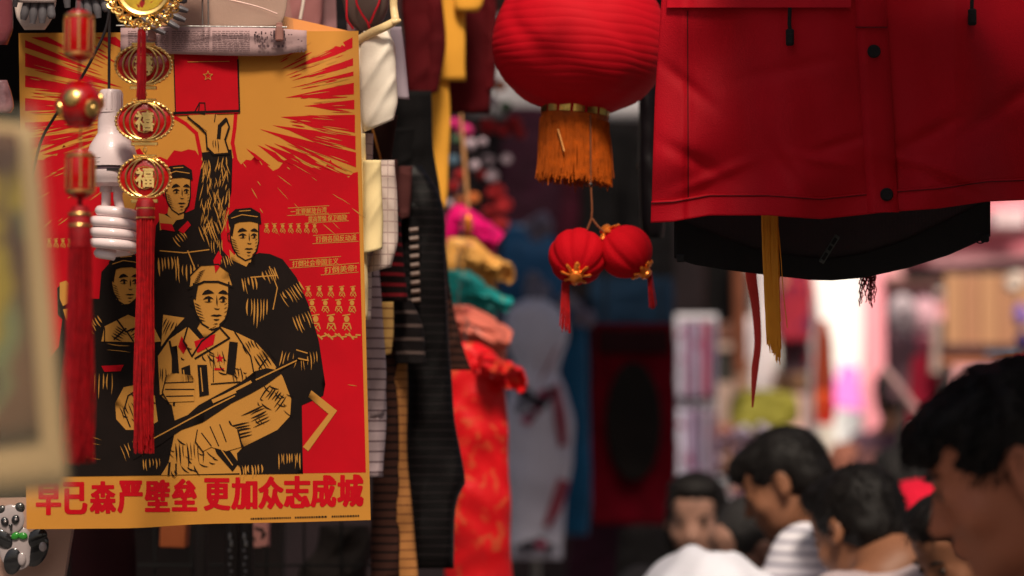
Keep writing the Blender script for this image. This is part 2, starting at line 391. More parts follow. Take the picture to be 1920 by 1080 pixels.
    for s, shp, el, wr in limb:
        g.cap(side(s, .06, 0, -.035, nb), shp, .052, .066, .03); e2 = shp + (el - shp) * .85; g.cap(shp, e2, .065, .062, .02); g.cap(e2, e2 + (el - shp) * .1, .062, .064, .01)
    g.cap(neck0, nb + np.array([0, 0, .03]), .05, .064 * k, .012, 'sub')
    V, Fc = g.mesh(); ph = rg.uniform(0, 6, 4)
    V += (.004 * np.sin(V[:, [2]] * 55 + V[:, [0]] * 23 + ph[0]) + .005 * np.sin(V[:, [0]] * 40 - V[:, [2]] * 18 + ph[1])) * np.array([[.5, .8, .2]])
    mk('shirt', V, Fc, shirt, root)
    # trousers and shoes
    g = Field(lo, np.array([hi[0], hi[1], hip[2] + .12]), .014)
    g.cap(side(-1, .06, 0, 0, hip), side(1, .06, 0, 0, hip), .115, .115, .04)
    for h0, kn, an, to in feet: g.cap(h0, kn, .092, .072, .03); g.cap(kn, an, .07, .062, .02)
    V, Fc = g.mesh(); mk('trousers', V, Fc, trousers, root)
    for h0, kn, an, to in feet:
        g = Field(np.minimum(an, to) - .1, np.maximum(an, to) + .1, .012); g.g[:] = .2
        g.cap(an - np.array([0, 0, .03]), to, .058, .046, .02); b_ = to - By @ np.array([0, .2, 0]); b_[2] = .045; g.cap(b_, to, .042, .046, .02)
        V, Fc = g.mesh(); V[:, 2] = np.maximum(V[:, 2], .004); mk('shoe', V, Fc, M_SHOE, root)
    # eyes
    for s in (-1, 1):
        b = MB(); b.ball(TH((s * .032, .0845, .0005)), .0085 * k, 12); b.build('eye', M_EYE, root, True)
        b = MB(); P = [TH((s * .016, .0975, .021)), TH((s * .032, .094, .026)), TH((s * .048, .080, .021))]; P = np.array(P); b.tube(np.array([P[0], P[0]*.5+P[1]*.5, P[1], P[1]*.5+P[2]*.5, P[2]]), [.001, .0035, .0035, .003, .001], 6); b.build('eyebrow', hairm, root, True)
    # hair: shell plus locks
    if hair:
        g = Field(hc - .24, hc + .24, .006 if res < .008 else .008)
        e = lambda c, r, kk=.012, op='add': g.ell(TH(c), np.array(r) * k, HR, kk, op)
        e((0, -.018, .038), (.084, .101, .086 if hair == 'fringe' else .090))
        if hair == 'fringe': e((0, .05, .074), (.064, .050, .032), .02); e((0, .083, .054), (.052, .027, .030), .016); e((0, -.06, -.01), (.078, .06, .07), .02)
        elif hair == 'long': e((0, -.05, -.04), (.098, .075, .13), .02); e((0, .03, .09), (.075, .06, .04), .02)
        elif hair == 'thin': e((0, -.055, -.015), (.070, .052, .055), .02); e((0, .13, .0), (.09, .085, .085), .008, 'sub')
        else: e((0, -.055, -.02), (.074, .055, .055), .02); e((0, .05, .09), (.062, .05, .034), .02)
        # clear the face and round the ears
        e((0, .10, {'fringe': -.048, 'short': -.015}.get(hair, -.035)), (.068, .085, .082), .008, 'sub'); e((0, .06, -.10), (.09, .075, .09), .01, 'sub')
        if hair != 'long':
            for s in (-1, 1): e((s * .09, .005, -.035), (.03, .034, .055), .008, 'sub')
            e((0, -.04, -.135), (.12, .12, .06), .01, 'sub')
        V, Fc = g.mesh(); L = (V - hc) @ HR / k
        nz_ = np.sin(L[:, 0] * 210 + np.sin(L[:, 2] * 60) * 2) * np.sin(L[:, 1] * 60 + L[:, 2] * 40)
        V = V + ((V - hc) / np.linalg.norm(V - hc, axis=1)[:, None]) * (.0022 * nz_)[:, None]
        b = MB(); b.add(V, [tuple(q) for q in Fc.tolist()])
        pick = rg.choice(len(V), min(nstr, len(V)), replace=False)
        for i in pick:
            p = V[i]; l = L[i]
            if (l[2] < -.02 and l[1] > -.02) or (l[1] > .05 and l[2] < .050): continue
            nrm = (p - hc) / np.linalg.norm(p - hc)
            comb = HR @ np.array([l[0] * 3 + rg.normal() * .35, (.9 if l[1] > -.02 else -.5) + rg.normal() * .3, -.35 - max(0, .05 - l[2]) * 8 + rg.normal() * .3]); comb -= nrm * (comb @ nrm); comb /= np.linalg.norm(comb) + 1e-6
            ln = rg.uniform(.012, .030) * k; t = np.linspace(0, 1, 5)[:, None]; lift = rg.uniform(.0, .0065)
            P = p - nrm * .003 + comb * ln * t + nrm * (lift * 4 * t * (1 - t * .75)) - nrm * (t ** 2 * ln ** 2 * 5)
            b.tube(P, np.array([.0014, .0013, .0010, .0006, .0002]), 3, cap=False)
        b.build('hair', hairm, root, True)
    if cap is not None:
        g = Field(hc - .24, hc + .24, .008); g.ell(TH((0, -.018, .05)), np.array((.096, .114, .095)) * k, HR); 
        if cap[1]: g.ell(TH((0, .12, .055)), (.075, .075, .009), HR, .01)
        g.ell(TH((0, .0, -.055)), (.3, .3, .09), HR, .006, 'sub'); g.ell(TH((0, -.012, .035)), (.08, .1, .085), HR, .004, 'sub')
        V, Fc = g.mesh(); mk('cap', V, Fc, cap[0], root)
    return root
def head_solid_scaled(f, TH, HR, k):
    class P_:
        def ell(s, c, r, M, kk, op='add'): f.ell(c, np.array(r) * k, M, kk, op)
        def cap(s, a, b, ra, rb, kk): f.cap(a, b, ra * k, rb * k, kk)
    head_solid(P_(), TH, rot=HR)
# ------------------------------------------------------------------ materials used all over
M_STONE = mat('paving stone', (.22, .20, .19), .85, var=.3, vs=3, bump=.4, bs=60)
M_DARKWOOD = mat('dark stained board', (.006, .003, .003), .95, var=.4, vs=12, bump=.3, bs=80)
M_STEEL = mat('dull steel', (.35, .34, .33), .35, 1.0, var=.2)
M_BLACKMETAL = mat('black painted wire', (.01, .01, .01), .8, 0, spec=.1)
M_TARP = mat('dark red tarpaulin', (.10, .015, .02), .6, var=.25, vs=2, bump=.3, bs=30)
M_SHOE = mat('shoe leather', (.03, .025, .022), .5)
M_EYE = mat('eye', (.03, .018, .012), .15, var=0, bump=0)
def fab(name, *rgb, **k): return mat(name, srgb(*rgb), k.pop('rough', .88), spec=k.pop('spec', .2), **k)
# ------------------------------------------------------------------ ground
b = MB(); b.box((0, 145, -.06), (60, 155, .06)); struct(b.build('ground', mat('earth', (.12, .11, .1), .95, vs=1)))
pave = struct(MB().box((1.4, 24, .004), (3.2, 24, .004)).build('pavement', M_STONE))
b = MB(); b_m = 0
sl = None
mesh_cache = None
for j in range(40):
    for i in range(7):
        if sl is None:
            q = MB(); q.box((0, 0, 0), (.297, .297, .012), bev=.006); sl = q.build('paving_stone', M_STONE, None); o = sl
            o.location = (0, 0, 0)
        else:
            o = sl.copy(); COL.objects.link(o)
        o.parent = pave; base = np.array(pave.location)
        o.location = tuple(np.array([-.4 + i * .6, 2 + j * .6, .012 + .002 * ((i * 7 + j * 3) % 3)]) - base)
# ------------------------------------------------------------------ overhead covers added for shade, posts and rails
def awning(label, x0, x1, y0, y1, z0, z1, m_, col=None, sag=.06, posts=()):
    """a cloth cover added for shade, sloping along y on its own frame"""
    t = thing('awning', label, 'awning', ((x0 + x1) / 2, (y0 + y1) / 2, min(z0, z1)))
    nx, ny = 24, 16; V = []
    for j in range(ny + 1):
        for i in range(nx + 1):
            u, v = i / nx, j / ny; V.append([x0 + (x1 - x0) * u, y0 + (y1 - y0) * v, z0 + (z1 - z0) * v - sag * math.sin(math.pi * ((u * 3) % 1)) - .3 * sag * math.sin(9 * u + 5 * v)])
    V = np.array(V); V2 = V - [0, 0, .004]; n1 = len(V); Fc = []
    for j in range(ny):
        for i in range(nx):
            a = j * (nx + 1) + i; Fc.append((a, a + 1, a + nx + 2, a + nx + 1)); Fc.append((a + n1, a + n1 + nx + 1, a + n1 + nx + 2, a + n1 + 1))
    mk('cover', np.concatenate([V, V2]), Fc, m_, t)
    for y, z in ((y0, z0), (y1, z1)):
        q = MB(); q.tube([(x0, y, z + .02), (x1, y, z + .02)], .018, 8); q.build('bar', M_STEEL, t, True)
    for x in (x0, x1):
        q = MB(); q.tube([(x, y0, z0 + .02), (x, y1, z1 + .02)], .018, 8); q.build('bar', M_STEEL, t, True)
    for x, y in posts:
        z = z0 + (z1 - z0) * (y - y0) / (y1 - y0); q = MB(); q.tube([(x, y, 0), (x, y, z)], .022, 8); q.build('post', M_STEEL, t, True)
    return t
def rail(label, a, b_, r=.012, legs=()):
    t = thing('hanging_rail', label, 'rail', a)
    q = MB(); q.tube([a, b_], r, 10); q.build('bar', M_STEEL, t, True)
    for p in legs: q = MB(); q.tube([p, (p[0], p[1], 0)], r, 8); q.build('post', M_STEEL, t, True)
    return t
# ------------------------------------------------------------------ the poster
PD = 3.62
def pbend(x, y):
    x = np.asarray(x, float); y = np.asarray(y, float); u = (x - 360) / 330; v = (y - 520) / 470
    d = .010 * u * u * np.clip(-v + .2, 0, 1.4) + .004 * np.sin(u * 2.4 + v * 1.3) - .006 * np.clip(v - .6, 0, 1) * np.sin(u * 5 + .8)
    d = d + .05 * np.clip((u - .25) / .75, 0, 1) ** 2 * np.clip((-v - .80) / .2, 0, 1) ** 1.5 + .003 * np.sin(v * 7 + u * 3) * np.clip(-v, 0, 1)
    return PD + d
def pw(x, y, lay=0): return W(x, y, pbend(x, y) - .00026 * lay)
def grid_cut(V, Fc, step):
    bm = bmesh.new(); vs = [bm.verts.new((p[0], p[1], 0)) for p in V]
    for f in Fc:
        try: bm.faces.new([vs[i] for i in f])
        except ValueError: pass
    lo = np.min(np.array(V)[:, :2], 0); hi = np.max(np.array(V)[:, :2], 0)
    for a in (0, 1):
        k = math.ceil(lo[a] / step) * step
        while k < hi[a]:
            no = (1, 0, 0) if a == 0 else (0, 1, 0); co = (k, 0, 0) if a == 0 else (0, k, 0)
            bmesh.ops.bisect_plane(bm, geom=bm.verts[:] + bm.edges[:] + bm.faces[:], plane_co=co, plane_no=no); k += step
    bmesh.ops.triangulate(bm, faces=bm.faces[:])
    bm.verts.index_update(); V2 = np.array([v.co[:] for v in bm.verts]); F2 = [tuple(v.index for v in f.verts) for f in bm.faces]; bm.free(); return V2, F2
class Print:
    """flat ink shapes on the poster, all of one colour layer"""
    def __init__(s, lay): s.lay = lay; s.P = []
    def poly(s, pts): s.P.append([(float(x), float(y)) for x, y in pts]); return s
    def stroke(s, x0, y0, x1, y1, w, bow=0):
        dx, dy = x1 - x0, y1 - y0; L_ = math.hypot(dx, dy) + 1e-6; nx, ny = -dy / L_, dx / L_; up, dn = [], []
        for t, q in ((0, .12), (.25, .85), (.55, 1), (.8, .6), (1, .1)):
            cx = x0 + dx * t + nx * bow * math.sin(math.pi * t); cy = y0 + dy * t + ny * bow * math.sin(math.pi * t)
            up.append((cx + nx * w * q / 2, cy + ny * w * q / 2)); dn.append((cx - nx * w * q / 2, cy - ny * w * q / 2))
        return s.poly(up + dn[::-1])
    def line(s, pts, w):
        for (x0, y0), (x1, y1) in zip(pts[:-1], pts[1:]):
            dx, dy = x1 - x0, y1 - y0; L_ = math.hypot(dx, dy) + 1e-6; nx, ny = -dy / L_ * w / 2, dx / L_ * w / 2; ex, ey = dx / L_ * w * .3, dy / L_ * w * .3
            s.poly([(x0 + nx - ex, y0 + ny - ey), (x1 + nx + ex, y1 + ny + ey), (x1 - nx + ex, y1 - ny + ey), (x0 - nx - ex, y0 - ny - ey)])
        return s
    def oval(s, cx, cy, rx, ry, n=18, rot=0, wob=0, seed=0):
        rg = random.Random(seed); P = []
        for i in range(n):
            a = i / n * 6.283; q = 1 + rg.uniform(-wob, wob); x, y = rx * q * math.cos(a), ry * q * math.sin(a); P.append((cx + x * math.cos(rot) - y * math.sin(rot), cy + x * math.sin(rot) + y * math.cos(rot)))
        return s.poly(P)
    def build(s, name, m_, parent, step=24, sub=0):
        V, Fc = [], []; nn = len(s.P)
        allV, allF, k = [], [], 0
        for i, P in enumerate(s.P):
            V2, F2 = grid_cut(P, [tuple(range(len(P)))], step); V2 = V2.copy(); V2[:, 2] = s.lay + .6 * (i / max(1, nn))
            allV.append(V2); allF += [tuple(a + k for a in f) for f in F2]; k += len(V2)
        A = np.concatenate(allV); Wd = pw(A[:, 0], A[:, 1], A[:, 2])
        # every ink face looks at the street
        out = []
        for f in allF:
            p = A[list(f)]; ar = (p[1, 0] - p[0, 0]) * (p[2, 1] - p[0, 1]) - (p[1, 1] - p[0, 1]) * (p[2, 0] - p[0, 0]); out.append(f if ar > 0 else f[::-1])
        o = mk(name, Wd, out, m_, parent, smooth=True); o['kind'] = 'stuff'; return o
M_PAPER = mat('ochre printed paper', srgb(192, 130, 50), .7, var=.08, vs=5, bump=.7, bs=11, spec=.2)
M_PRED = mat('red printing ink', srgb(182, 2, 22), .75, var=.10, vs=14, bump=.05, spec=.15)
M_PBLK = mat('black printing ink', (.008, .004, .003), .75, var=.25, vs=20, bump=.05, spec=.15)
M_POCH = mat('ochre print areas', srgb(186, 130, 58), .75, var=.06, vs=10, bump=.05, spec=.15)
po = W(360, 60, PD); poster = thing('poster', 'large ochre and red woodcut style poster with a bold red slogan along its foot', 'poster', po)
def poster_sheet():
    nx, ny = 60, 84; V = []; 
    for side in (0, 1):
        for j in range(ny + 1):
            for i in range(nx + 1):
                u, v = i / nx, j / ny; xl = 35 + 15 * v; xr = 672 + 23 * v; x = xl + (xr - xl) * u
                yt = 62 - 4 * u + 10 * math.sin(u * 3) * (1 - u) * 0; yb = 992 + 2 * math.sin(u * 9) * (1 - u) - 17 * u + (3 * math.exp(-((u - .33) / .12) ** 2)) ; y = yt + (yb - yt) * v
                V.append(pw(x, y, -1.5 * side))
    n1 = (nx + 1) * (ny + 1); Fc = []
    for j in range(ny):
        for i in range(nx):
            a = j * (nx + 1) + i; Fc.append((a, a + nx + 1, a + nx + 2, a + 1)); Fc.append((a + n1, a + n1 + 1, a + n1 + nx + 2, a + n1 + nx + 1))
    return mk('sheet', V, Fc, M_PAPER, poster)
poster_sheet()
rnd = random.Random(5)
# red ground and rays
r1 = Print(1)
edge = [(46, 300), (80, 292), (120, 280), (150, 296), (185, 276), (230, 300), (262, 282), (300, 300), (340, 282), (380, 296), (420, 292), (452, 300), (480, 296), (512, 312), (545, 300), (585, 322), (620, 308), (645, 330), (671, 322)]
jag = []
for (x0, y0), (x1, y1) in zip(edge[:-1], edge[1:]):
    for t in (0, .33, .66): jag.append((x0 + (x1 - x0) * t, y0 + (y1 - y0) * t + rnd.uniform(-9, 9)))
jag.append(edge[-1])
r1.poly(jag + [(686, 886), (62, 894)])
cx0, cy0 = 372, 205
def ray(px, py, w, length, split=True):
    """a tapering ray from the border point (px,py) towards the light"""
    dx, dy = cx0 - px, cy0 - py; L_ = math.hypot(dx, dy); ux, uy = dx / L_, dy / L_
    if abs(px - 46) < 4 or px > 650: a, bq = (px, py - w / 2), (px, py + w / 2)
    else: a, bq = (px - w / 2, py), (px + w / 2, py)
    tip = (px + ux * length, py + uy * length); m1 = (px + ux * length * .55 + rnd.uniform(-2, 2), py + uy * length * .55 - w * .25); m2 = (px + ux * length * .5, py + uy * length * .5 + w * .30)
    r1.poly([a, m1, tip, m2, bq])
    if split: r1.stroke(px + ux * length * .1, py + w * .75, px + ux * length * .8, py + uy * length * .8 + w * .1, w * .22)
for y, w, l in ((82, 14, 150), (112, 26, 190), (152, 22, 185), (196, 24, 170), (240, 20, 150), (272, 24, 140)): ray(47, y, w, l)
for y, w, l in ((80, 20, 130), (116, 14, 120), (138, 8, 120), (166, 22, 130), (196, 18, 95), (232, 34, 140), (268, 26, 160), (300, 28, 190)): ray(661 + (y - 80) * .03, y, w, l)
for x, y, w, l in ((560, 318, 26, 90), (610, 330, 30, 130), (650, 330, 30, 150), (500, 310, 14, 50), (140, 290, 24, 80), (200, 290, 20, 60), (90, 290, 22, 100)): ray(x, y, w, l, False)
for x in (58, 120, 180, 240): r1.poly([(x, 70), (x + rnd.uniform(26, 40), 69), (x + 40 + (cx0 - x) * .16, 100)])
r1.line([(318, 214), (348, 232), (368, 250), (376, 290), (366, 330)], 7); r1.line([(442, 214), (440, 240), (436, 268), (442, 300)], 7)
for _ in range(260):
    a = rnd.choice([rnd.uniform(-.62, .95), rnd.uniform(2.25, 3.75)]); q = rnd.uniform(170, 330); x, y = cx0 + q * math.cos(a), cy0 + q * math.sin(a); l = rnd.uniform(15, 60); x2, y2 = x + l * math.cos(a), y + l * math.sin(a)
    if 50 < x < 662 and 50 < x2 < 662 and 72 < y < 300 and 72 < y2 < 330 and not (220 < x < 590 and y < 110): r1.stroke(x2, y2, x, y, rnd.uniform(.8, 3.2))
r1.build('red_print', M_PRED, poster)
# scratches cut into the red ground, tiny crowd and banners
o2 = Print(2)
for _ in range(300):
    a = rnd.choice([rnd.uniform(-.6, .95), rnd.uniform(2.25, 3.7)]); q = rnd.uniform(190, 350); x, y = cx0 + q * math.cos(a), cy0 + q * math.sin(a); l = rnd.uniform(12, 60); x2, y2 = x + l * math.cos(a), y + l * math.sin(a)
    if 50 < x < 660 and 50 < x2 < 660 and 72 < y < 330 and 72 < y2 < 340: o2.stroke(x, y, x2, y2, rnd.uniform(.7, 2.0))
for _ in range(46):
    x = rnd.choice([rnd.uniform(70, 300), rnd.uniform(450, 660)]); y = rnd.uniform(305, 420); a = math.atan2(y - cy0, x - cx0) + rnd.uniform(-.1, .1); l = rnd.uniform(8, 34); o2.stroke(x, y, x + l * math.cos(a), y + l * math.sin(a), rnd.uniform(.8, 2))
for k in range(26):
    x = rnd.uniform(85, 660); y = rnd.uniform(350, 880); 
    if x > 600 or x < 130: o2.stroke(x, y, x + rnd.uniform(10, 30), y + rnd.uniform(-3, 3), 1.2)
def banner(body, x0, y0, x1, y1, h):
    o2.line([(x0 - 5, y0 - h * .62), (x1 + 5, y1 - h * .68)], 1.1); o2.line([(x0 - 6, y0 + h * .66), (x1 + 4, y1 + h * .62)], 1.1)
    V, Fc = text_polys(body); lo, hi = V.min(0), V.max(0); u = (V[:, 0] - lo[0]) / (hi[0] - lo[0]); v = (V[:, 1] - lo[1]) / (hi[1] - lo[1]); 
    for dx, dy in ((0, 0), (.55, .25)):
        xs_ = x0 + (x1 - x0) * u + dx; ys_ = y0 + (y1 - y0) * u + h * (.5 - v) + dy
        for f in Fc: o2.poly([(xs_[i], ys_[i]) for i in f])
banner('一定要解放台湾', 545, 397, 612, 393, 11); banner('提高警惕 保卫祖国!', 578, 411, 650, 407, 11); banner('打倒各国反动派', 592, 449, 668, 445, 12); banner('打倒社会帝国主义', 548, 495, 634, 489, 12); banner('打倒美帝!', 608, 507, 668, 502, 13)
def mini(cx, cy, s_):
    o2.oval(cx, cy, 5 * s_, 6 * s_, 9); o2.line([(cx - 7 * s_, cy - 6 * s_), (cx + 6 * s_, cy - 8 * s_)], 2 * s_)
    o2.line([(cx - 7 * s_, cy + 17 * s_), (cx - 5 * s_, cy + 8 * s_), (cx + 5 * s_, cy + 8 * s_), (cx + 8 * s_, cy + 18 * s_)], 2.2 * s_); o2.line([(cx - 5 * s_, cy + 10 * s_), (cx + 6 * s_, cy + 22 * s_)], 1.6 * s_); o2.line([(cx + 4 * s_, cy + 10 * s_), (cx - 4 * s_, cy + 20 * s_)], 1.6 * s_)
for x in range(500, 592, 15): mini(x, 424 + (x * 7) % 5, .62)
for x in range(92, 132, 13): mini(x, 452, .6)
for j, (yy, s_) in enumerate(((542, .7), (568, .85), (598, 1.05))):
    for x in range(578 + j * 7, 668, 21 + j * 4): mini(x, yy, s_)
for k in range(12): o2.line([(596 + k * 6.5, 628 + 4 * math.sin(k * 2)), (604 + k * 6.5, 632 + 4 * math.sin(k * 2 + 2))], 3)
o2.build('background_print', M_POCH, poster)
# dark masses of the group of workers
k1 = Print(3)
k1.poly([(292, 424), (304, 404), (318, 398), (332, 404), (350, 398), (364, 392), (372, 340), (380, 300), (378, 286), (434, 280), (436, 300), (434, 360), (424, 400), (414, 440), (418, 470), (430, 484), (446, 482), (470, 480), (486, 474), (506, 476), (530, 486), (556, 520), (578, 570), (598, 640), (610, 720), (606, 742), (566, 760), (568, 888), (64, 894), (70, 700), (110, 650), (118, 588), (150, 560), (186, 560), (190, 510), (210, 488), (250, 486), (286, 500), (290, 460)])
k1.poly([(107, 540), (122, 526), (134, 540), (134, 580), (122, 604), (108, 590)])
k1.build('black_print', M_PBLK, poster)
# ochre areas of faces, hands, coat
oc = Print(4)
def face(cx, cy, w, h, tilt=0):
    P = [(-.50, -.45), (-.30, -.56), (.10, -.58), (.42, -.50), (.50, -.2), (.50, .12), (.40, .38), (.18, .56), (-.08, .60), (-.30, .46), (-.42, .22), (-.50, .0)]
    oc.poly([(cx + w * x * math.cos(tilt) - h * y * math.sin(tilt), cy + w * x * math.sin(tilt) + h * y * math.cos(tilt)) for x, y in P])
face(334, 362, 46, 62, .06); face(459, 446, 52, 66, .05); face(236, 532, 52, 66, .08); face(396, 566, 66, 82, .05); face(240, 380, 30, 34); oc.poly([(356, 538), (358, 518), (376, 498), (412, 496), (432, 514), (438, 538), (410, 530), (380, 530)]); oc.poly([(316, 388), (346, 392), (344, 410), (326, 414), (314, 402)]); oc.poly([(444, 470), (474, 474), (470, 492), (450, 494), (438, 482)]); oc.poly([(378, 600), (412, 602), (410, 618), (384, 634), (370, 616)])
oc.poly([(298, 400), (308, 402), (330, 414), (322, 424), (300, 432)])     # open collar
oc.poly([(430, 468), (446, 486), (470, 486), (462, 500), (432, 486)])
# raised forearm and hand under the red block
oc.poly([(352, 218), (366, 208), (374, 194), (384, 194), (384, 210), (404, 214), (424, 222), (428, 238), (420, 262), (428, 286), (402, 288), (390, 276), (388, 246), (372, 234)])
oc.poly([(112, 530), (124, 526), (132, 534), (132, 566), (118, 574), (112, 560)])
oc.poly([(118, 580), (130, 578), (132, 606), (124, 600)])
# front coat
oc.poly([(296, 668), (318, 636), (352, 612), (378, 640), (412, 612), (440, 622), (478, 640), (504, 668), (530, 706), (546, 748), (544, 780), (520, 806), (456, 838), (444, 850), (446, 872), (452, 887), (302, 891), (316, 868), (330, 800), (322, 760), (300, 740)])
oc.poly([(216, 756), (232, 726), (262, 720), (290, 742), (296, 790), (270, 806), (236, 806), (218, 786)])
oc.poly([(196, 612), (240, 590), (286, 608), (302, 640), (286, 642), (190, 640)])                 # knotted scarf
oc.poly([(306, 590), (346, 596), (322, 622), (302, 650)])
oc.poly([(584, 732), (632, 770), (578, 846), (568, 838), (616, 776), (578, 744)])
for _ in range(90):   # cut marks on the raised sleeve and the dark coats
    x = rnd.uniform(378, 430); y = rnd.uniform(290, 420); a = rnd.uniform(1.2, 2.0); l = rnd.uniform(10, 34)
    xr_ = 434 - (y - 290) * .02; oc.stroke(max(x, 382 - (y - 290) * .15), y, max(x, 382) + l * math.cos(a), y + l * math.sin(a), rnd.uniform(.9, 2.2))
def hatch0(x, y, ang, n, ln, gap, w):
    for q in range(n):
        ox, oy = -math.sin(ang) * gap * (q - n / 2), math.cos(ang) * gap * (q - n / 2); l = ln * rnd.uniform(.5, 1.1); oc.stroke(x + ox, y + oy, x + ox + l * math.cos(ang), y + oy + l * math.sin(ang), w * rnd.uniform(.6, 1.3), rnd.uniform(-2, 2))
for x, y, a, n_, l, g_, w in ((312, 482, 1.5, 7, 44, 6, 3), (350, 496, 1.55, 6, 40, 7, 2.6), (330, 440, .9, 5, 22, 5, 2), (384, 420, 1.2, 7, 40, 5, 2.4), (404, 450, 1.5, 5, 30, 5, 2), (500, 506, 1.2, 5, 34, 6, 2.6), (540, 540, 1.0, 8, 30, 6, 2.4), (560, 590, 1.2, 6, 34, 6, 2.2), (480, 560, 1.6, 7, 50, 6, 2.6), (462, 520, 1.4, 5, 30, 6, 2.4), (575, 660, 1.5, 6, 40, 6, 1.8), (540, 660, 1.8, 5, 30, 7, 2), (540, 850, 1.55, 9, 34, 5, 2.2), (140, 660, 1.3, 6, 40, 8, 2), (186, 700, 1.6, 6, 50, 8, 2), (170, 600, 1.0, 5, 24, 6, 2.4), (240, 830, 1.2, 6, 30, 8, 1.6), (150, 840, .2, 5, 40, 9, 1.4), (280, 860, 1.5, 6, 24, 6, 2), (200, 650, .1, 3, 60, 12, 1.4), (420, 480, 1.3, 5, 24, 5, 1.8), (466, 872, 1.5, 8, 26, 6, 3)): hatch0(x, y, a, n_, l, g_, w)
oc.line([(300, 470), (345, 474), (392, 468)], 2); oc.line([(352, 470), (372, 520)], 2); oc.line([(470, 520), (520, 516)], 2); oc.line([(505, 500), (520, 540), (512, 580)], 1.8)
oc.build('ochre_print', M_POCH, poster)
# red accents: held up red block, collar patches
ra = Print(6)
ra.poly([(326, 100), (446, 100), (448, 212), (330, 216)]); ra.poly([(300, 418), (322, 420), (328, 434), (302, 430)]); ra.poly([(334, 432), (352, 414), (358, 422), (344, 438)])
ra.poly([(340, 630), (352, 648), (344, 664), (334, 650)]); ra.poly([(364, 640), (404, 626), (400, 646), (370, 662)]); ra.poly([(190, 686), (232, 684), (226, 696), (196, 697)])
ra.poly([(400, 488), (410, 470), (416, 482), (412, 500), (404, 512)])
ra.poly([(x_, y_) for x_, y_ in [(412 + (9 if k % 2 == 0 else 4) * math.sin(k * math.pi / 5), 672 - (9 if k % 2 == 0 else 4) * math.cos(k * math.pi / 5)) for k in range(10)]]); ra.poly([(402, 690), (420, 690), (420, 694), (402, 694)])
ra.build('red_accent_print', M_PRED, poster)
# black detail on top
kd = Print(7)
def features(cx, cy, w, h, cap_h=.5, look=.10):
    X = lambda t: cx + w * (t + look); Y = lambda t: cy + h * t
    kd.line([(cx - w * .5, Y(-.42)), (cx - w * .52, Y(0)), (cx - w * .44, Y(.26)), (cx - w * .26, Y(.50)), (cx + w * .02, Y(.64)), (cx + w * .24, Y(.58)), (cx + w * .43, Y(.36)), (cx + w * .50, Y(.1)), (cx + w * .50, Y(-.45))], max(1.6, w * .045))
    # brows, lids, eyes
    kd.stroke(X(-.36), Y(-.17), X(-.02), Y(-.20), h * .10, -h * .05); kd.stroke(X(.38), Y(-.18), X(.10), Y(-.20), h * .09, h * .04)
    for ex, ew in ((-.18, .15), (.23, .12)):
        kd.stroke(X(ex - ew), Y(-.055), X(ex + ew), Y(-.065), h * .055, -h * .05); kd.stroke(X(ex - ew * .8), Y(-.01), X(ex + ew * .8), Y(-.01), h * .02, h * .012); kd.oval(X(ex + .02), Y(-.045), w * .042, h * .04, 9)
    # nose wedge, lips, chin
    kd.poly([(X(.05), Y(-.16)), (X(.085), Y(-.02)), (X(.075), Y(.10)), (X(.04), Y(.02))]); kd.poly([(X(-.03), Y(.14)), (X(.02), Y(.17)), (X(.10), Y(.18)), (X(.155), Y(.145)), (X(.10), Y(.155)), (X(.02), Y(.145))])
    kd.poly([(X(-.13), Y(.315)), (X(-.02), Y(.285)), (X(.06), Y(.295)), (X(.12), Y(.285)), (X(.22), Y(.31)), (X(.06), Y(.335))]); kd.stroke(X(-.04), Y(.40), X(.14), Y(.395), h * .035, h * .012); kd.stroke(X(-.02), Y(.50), X(.10), Y(.50), h * .02)
    # cheek and jaw shading cut lines
    for q in range(6): kd.stroke(cx - w * (.49 - .012 * q), Y(.02 + q * .07), cx - w * (.30 - .03 * q), Y(.10 + q * .07), h * .018)
    for q in range(4): kd.stroke(cx + w * .46, Y(.02 + q * .09), cx + w * .36, Y(.07 + q * .09), h * .014)
    # ear
    kd.line([(cx - w * .52, Y(-.16)), (cx - w * .62, Y(-.12)), (cx - w * .60, Y(.06)), (cx - w * .50, Y(.12))], max(1.2, w * .03))
    kd.poly([(cx - w * .50, Y(-.42)), (cx - w * .53, Y(-.10)), (cx - w * .44, Y(-.04)), (cx - w * .41, Y(-.2)), (cx - w * .36, Y(-.40))])
    if cap_h > .46:
        kd.poly([(cx - w * .56, Y(-.34)), (cx - w * .62, Y(-.62)), (cx - w * .34, Y(-.82)), (cx + w * .22, Y(-.86)), (cx + w * .56, Y(-.70)), (cx + w * .60, Y(-.40)), (cx + w * .2, Y(-.47)), (cx - w * .2, Y(-.45))])
        cuts.append([(cx - w * .48, Y(-.56)), (cx - w * .1, Y(-.66)), (cx + w * .46, Y(-.60))]); cuts.append([(cx - w * .2, Y(-.76)), (cx + w * .2, Y(-.78))])
    else:
        kd.line([(cx - w * .66, Y(-.30)), (cx - w * .60, Y(-.60)), (cx - w * .3, Y(-.84)), (cx + w * .2, Y(-.86)), (cx + w * .5, Y(-.68)), (cx + w * .62, Y(-.36))], 2.6); kd.line([(cx - w * .66, Y(-.30)), (cx - w * .2, Y(-.46)), (cx + w * .2, Y(-.46)), (cx + w * .62, Y(-.34))], 4)
        for q in range(7): kd.stroke(cx - w * (.55 - q * .03), Y(-.36 - q * .05), cx - w * (.34 - q * .03), Y(-.44 - q * .05), 1.4)
cuts = []
features(334, 362, 46, 62); features(459, 446, 52, 66); features(236, 532, 52, 66); features(396, 566, 66, 82, .45)
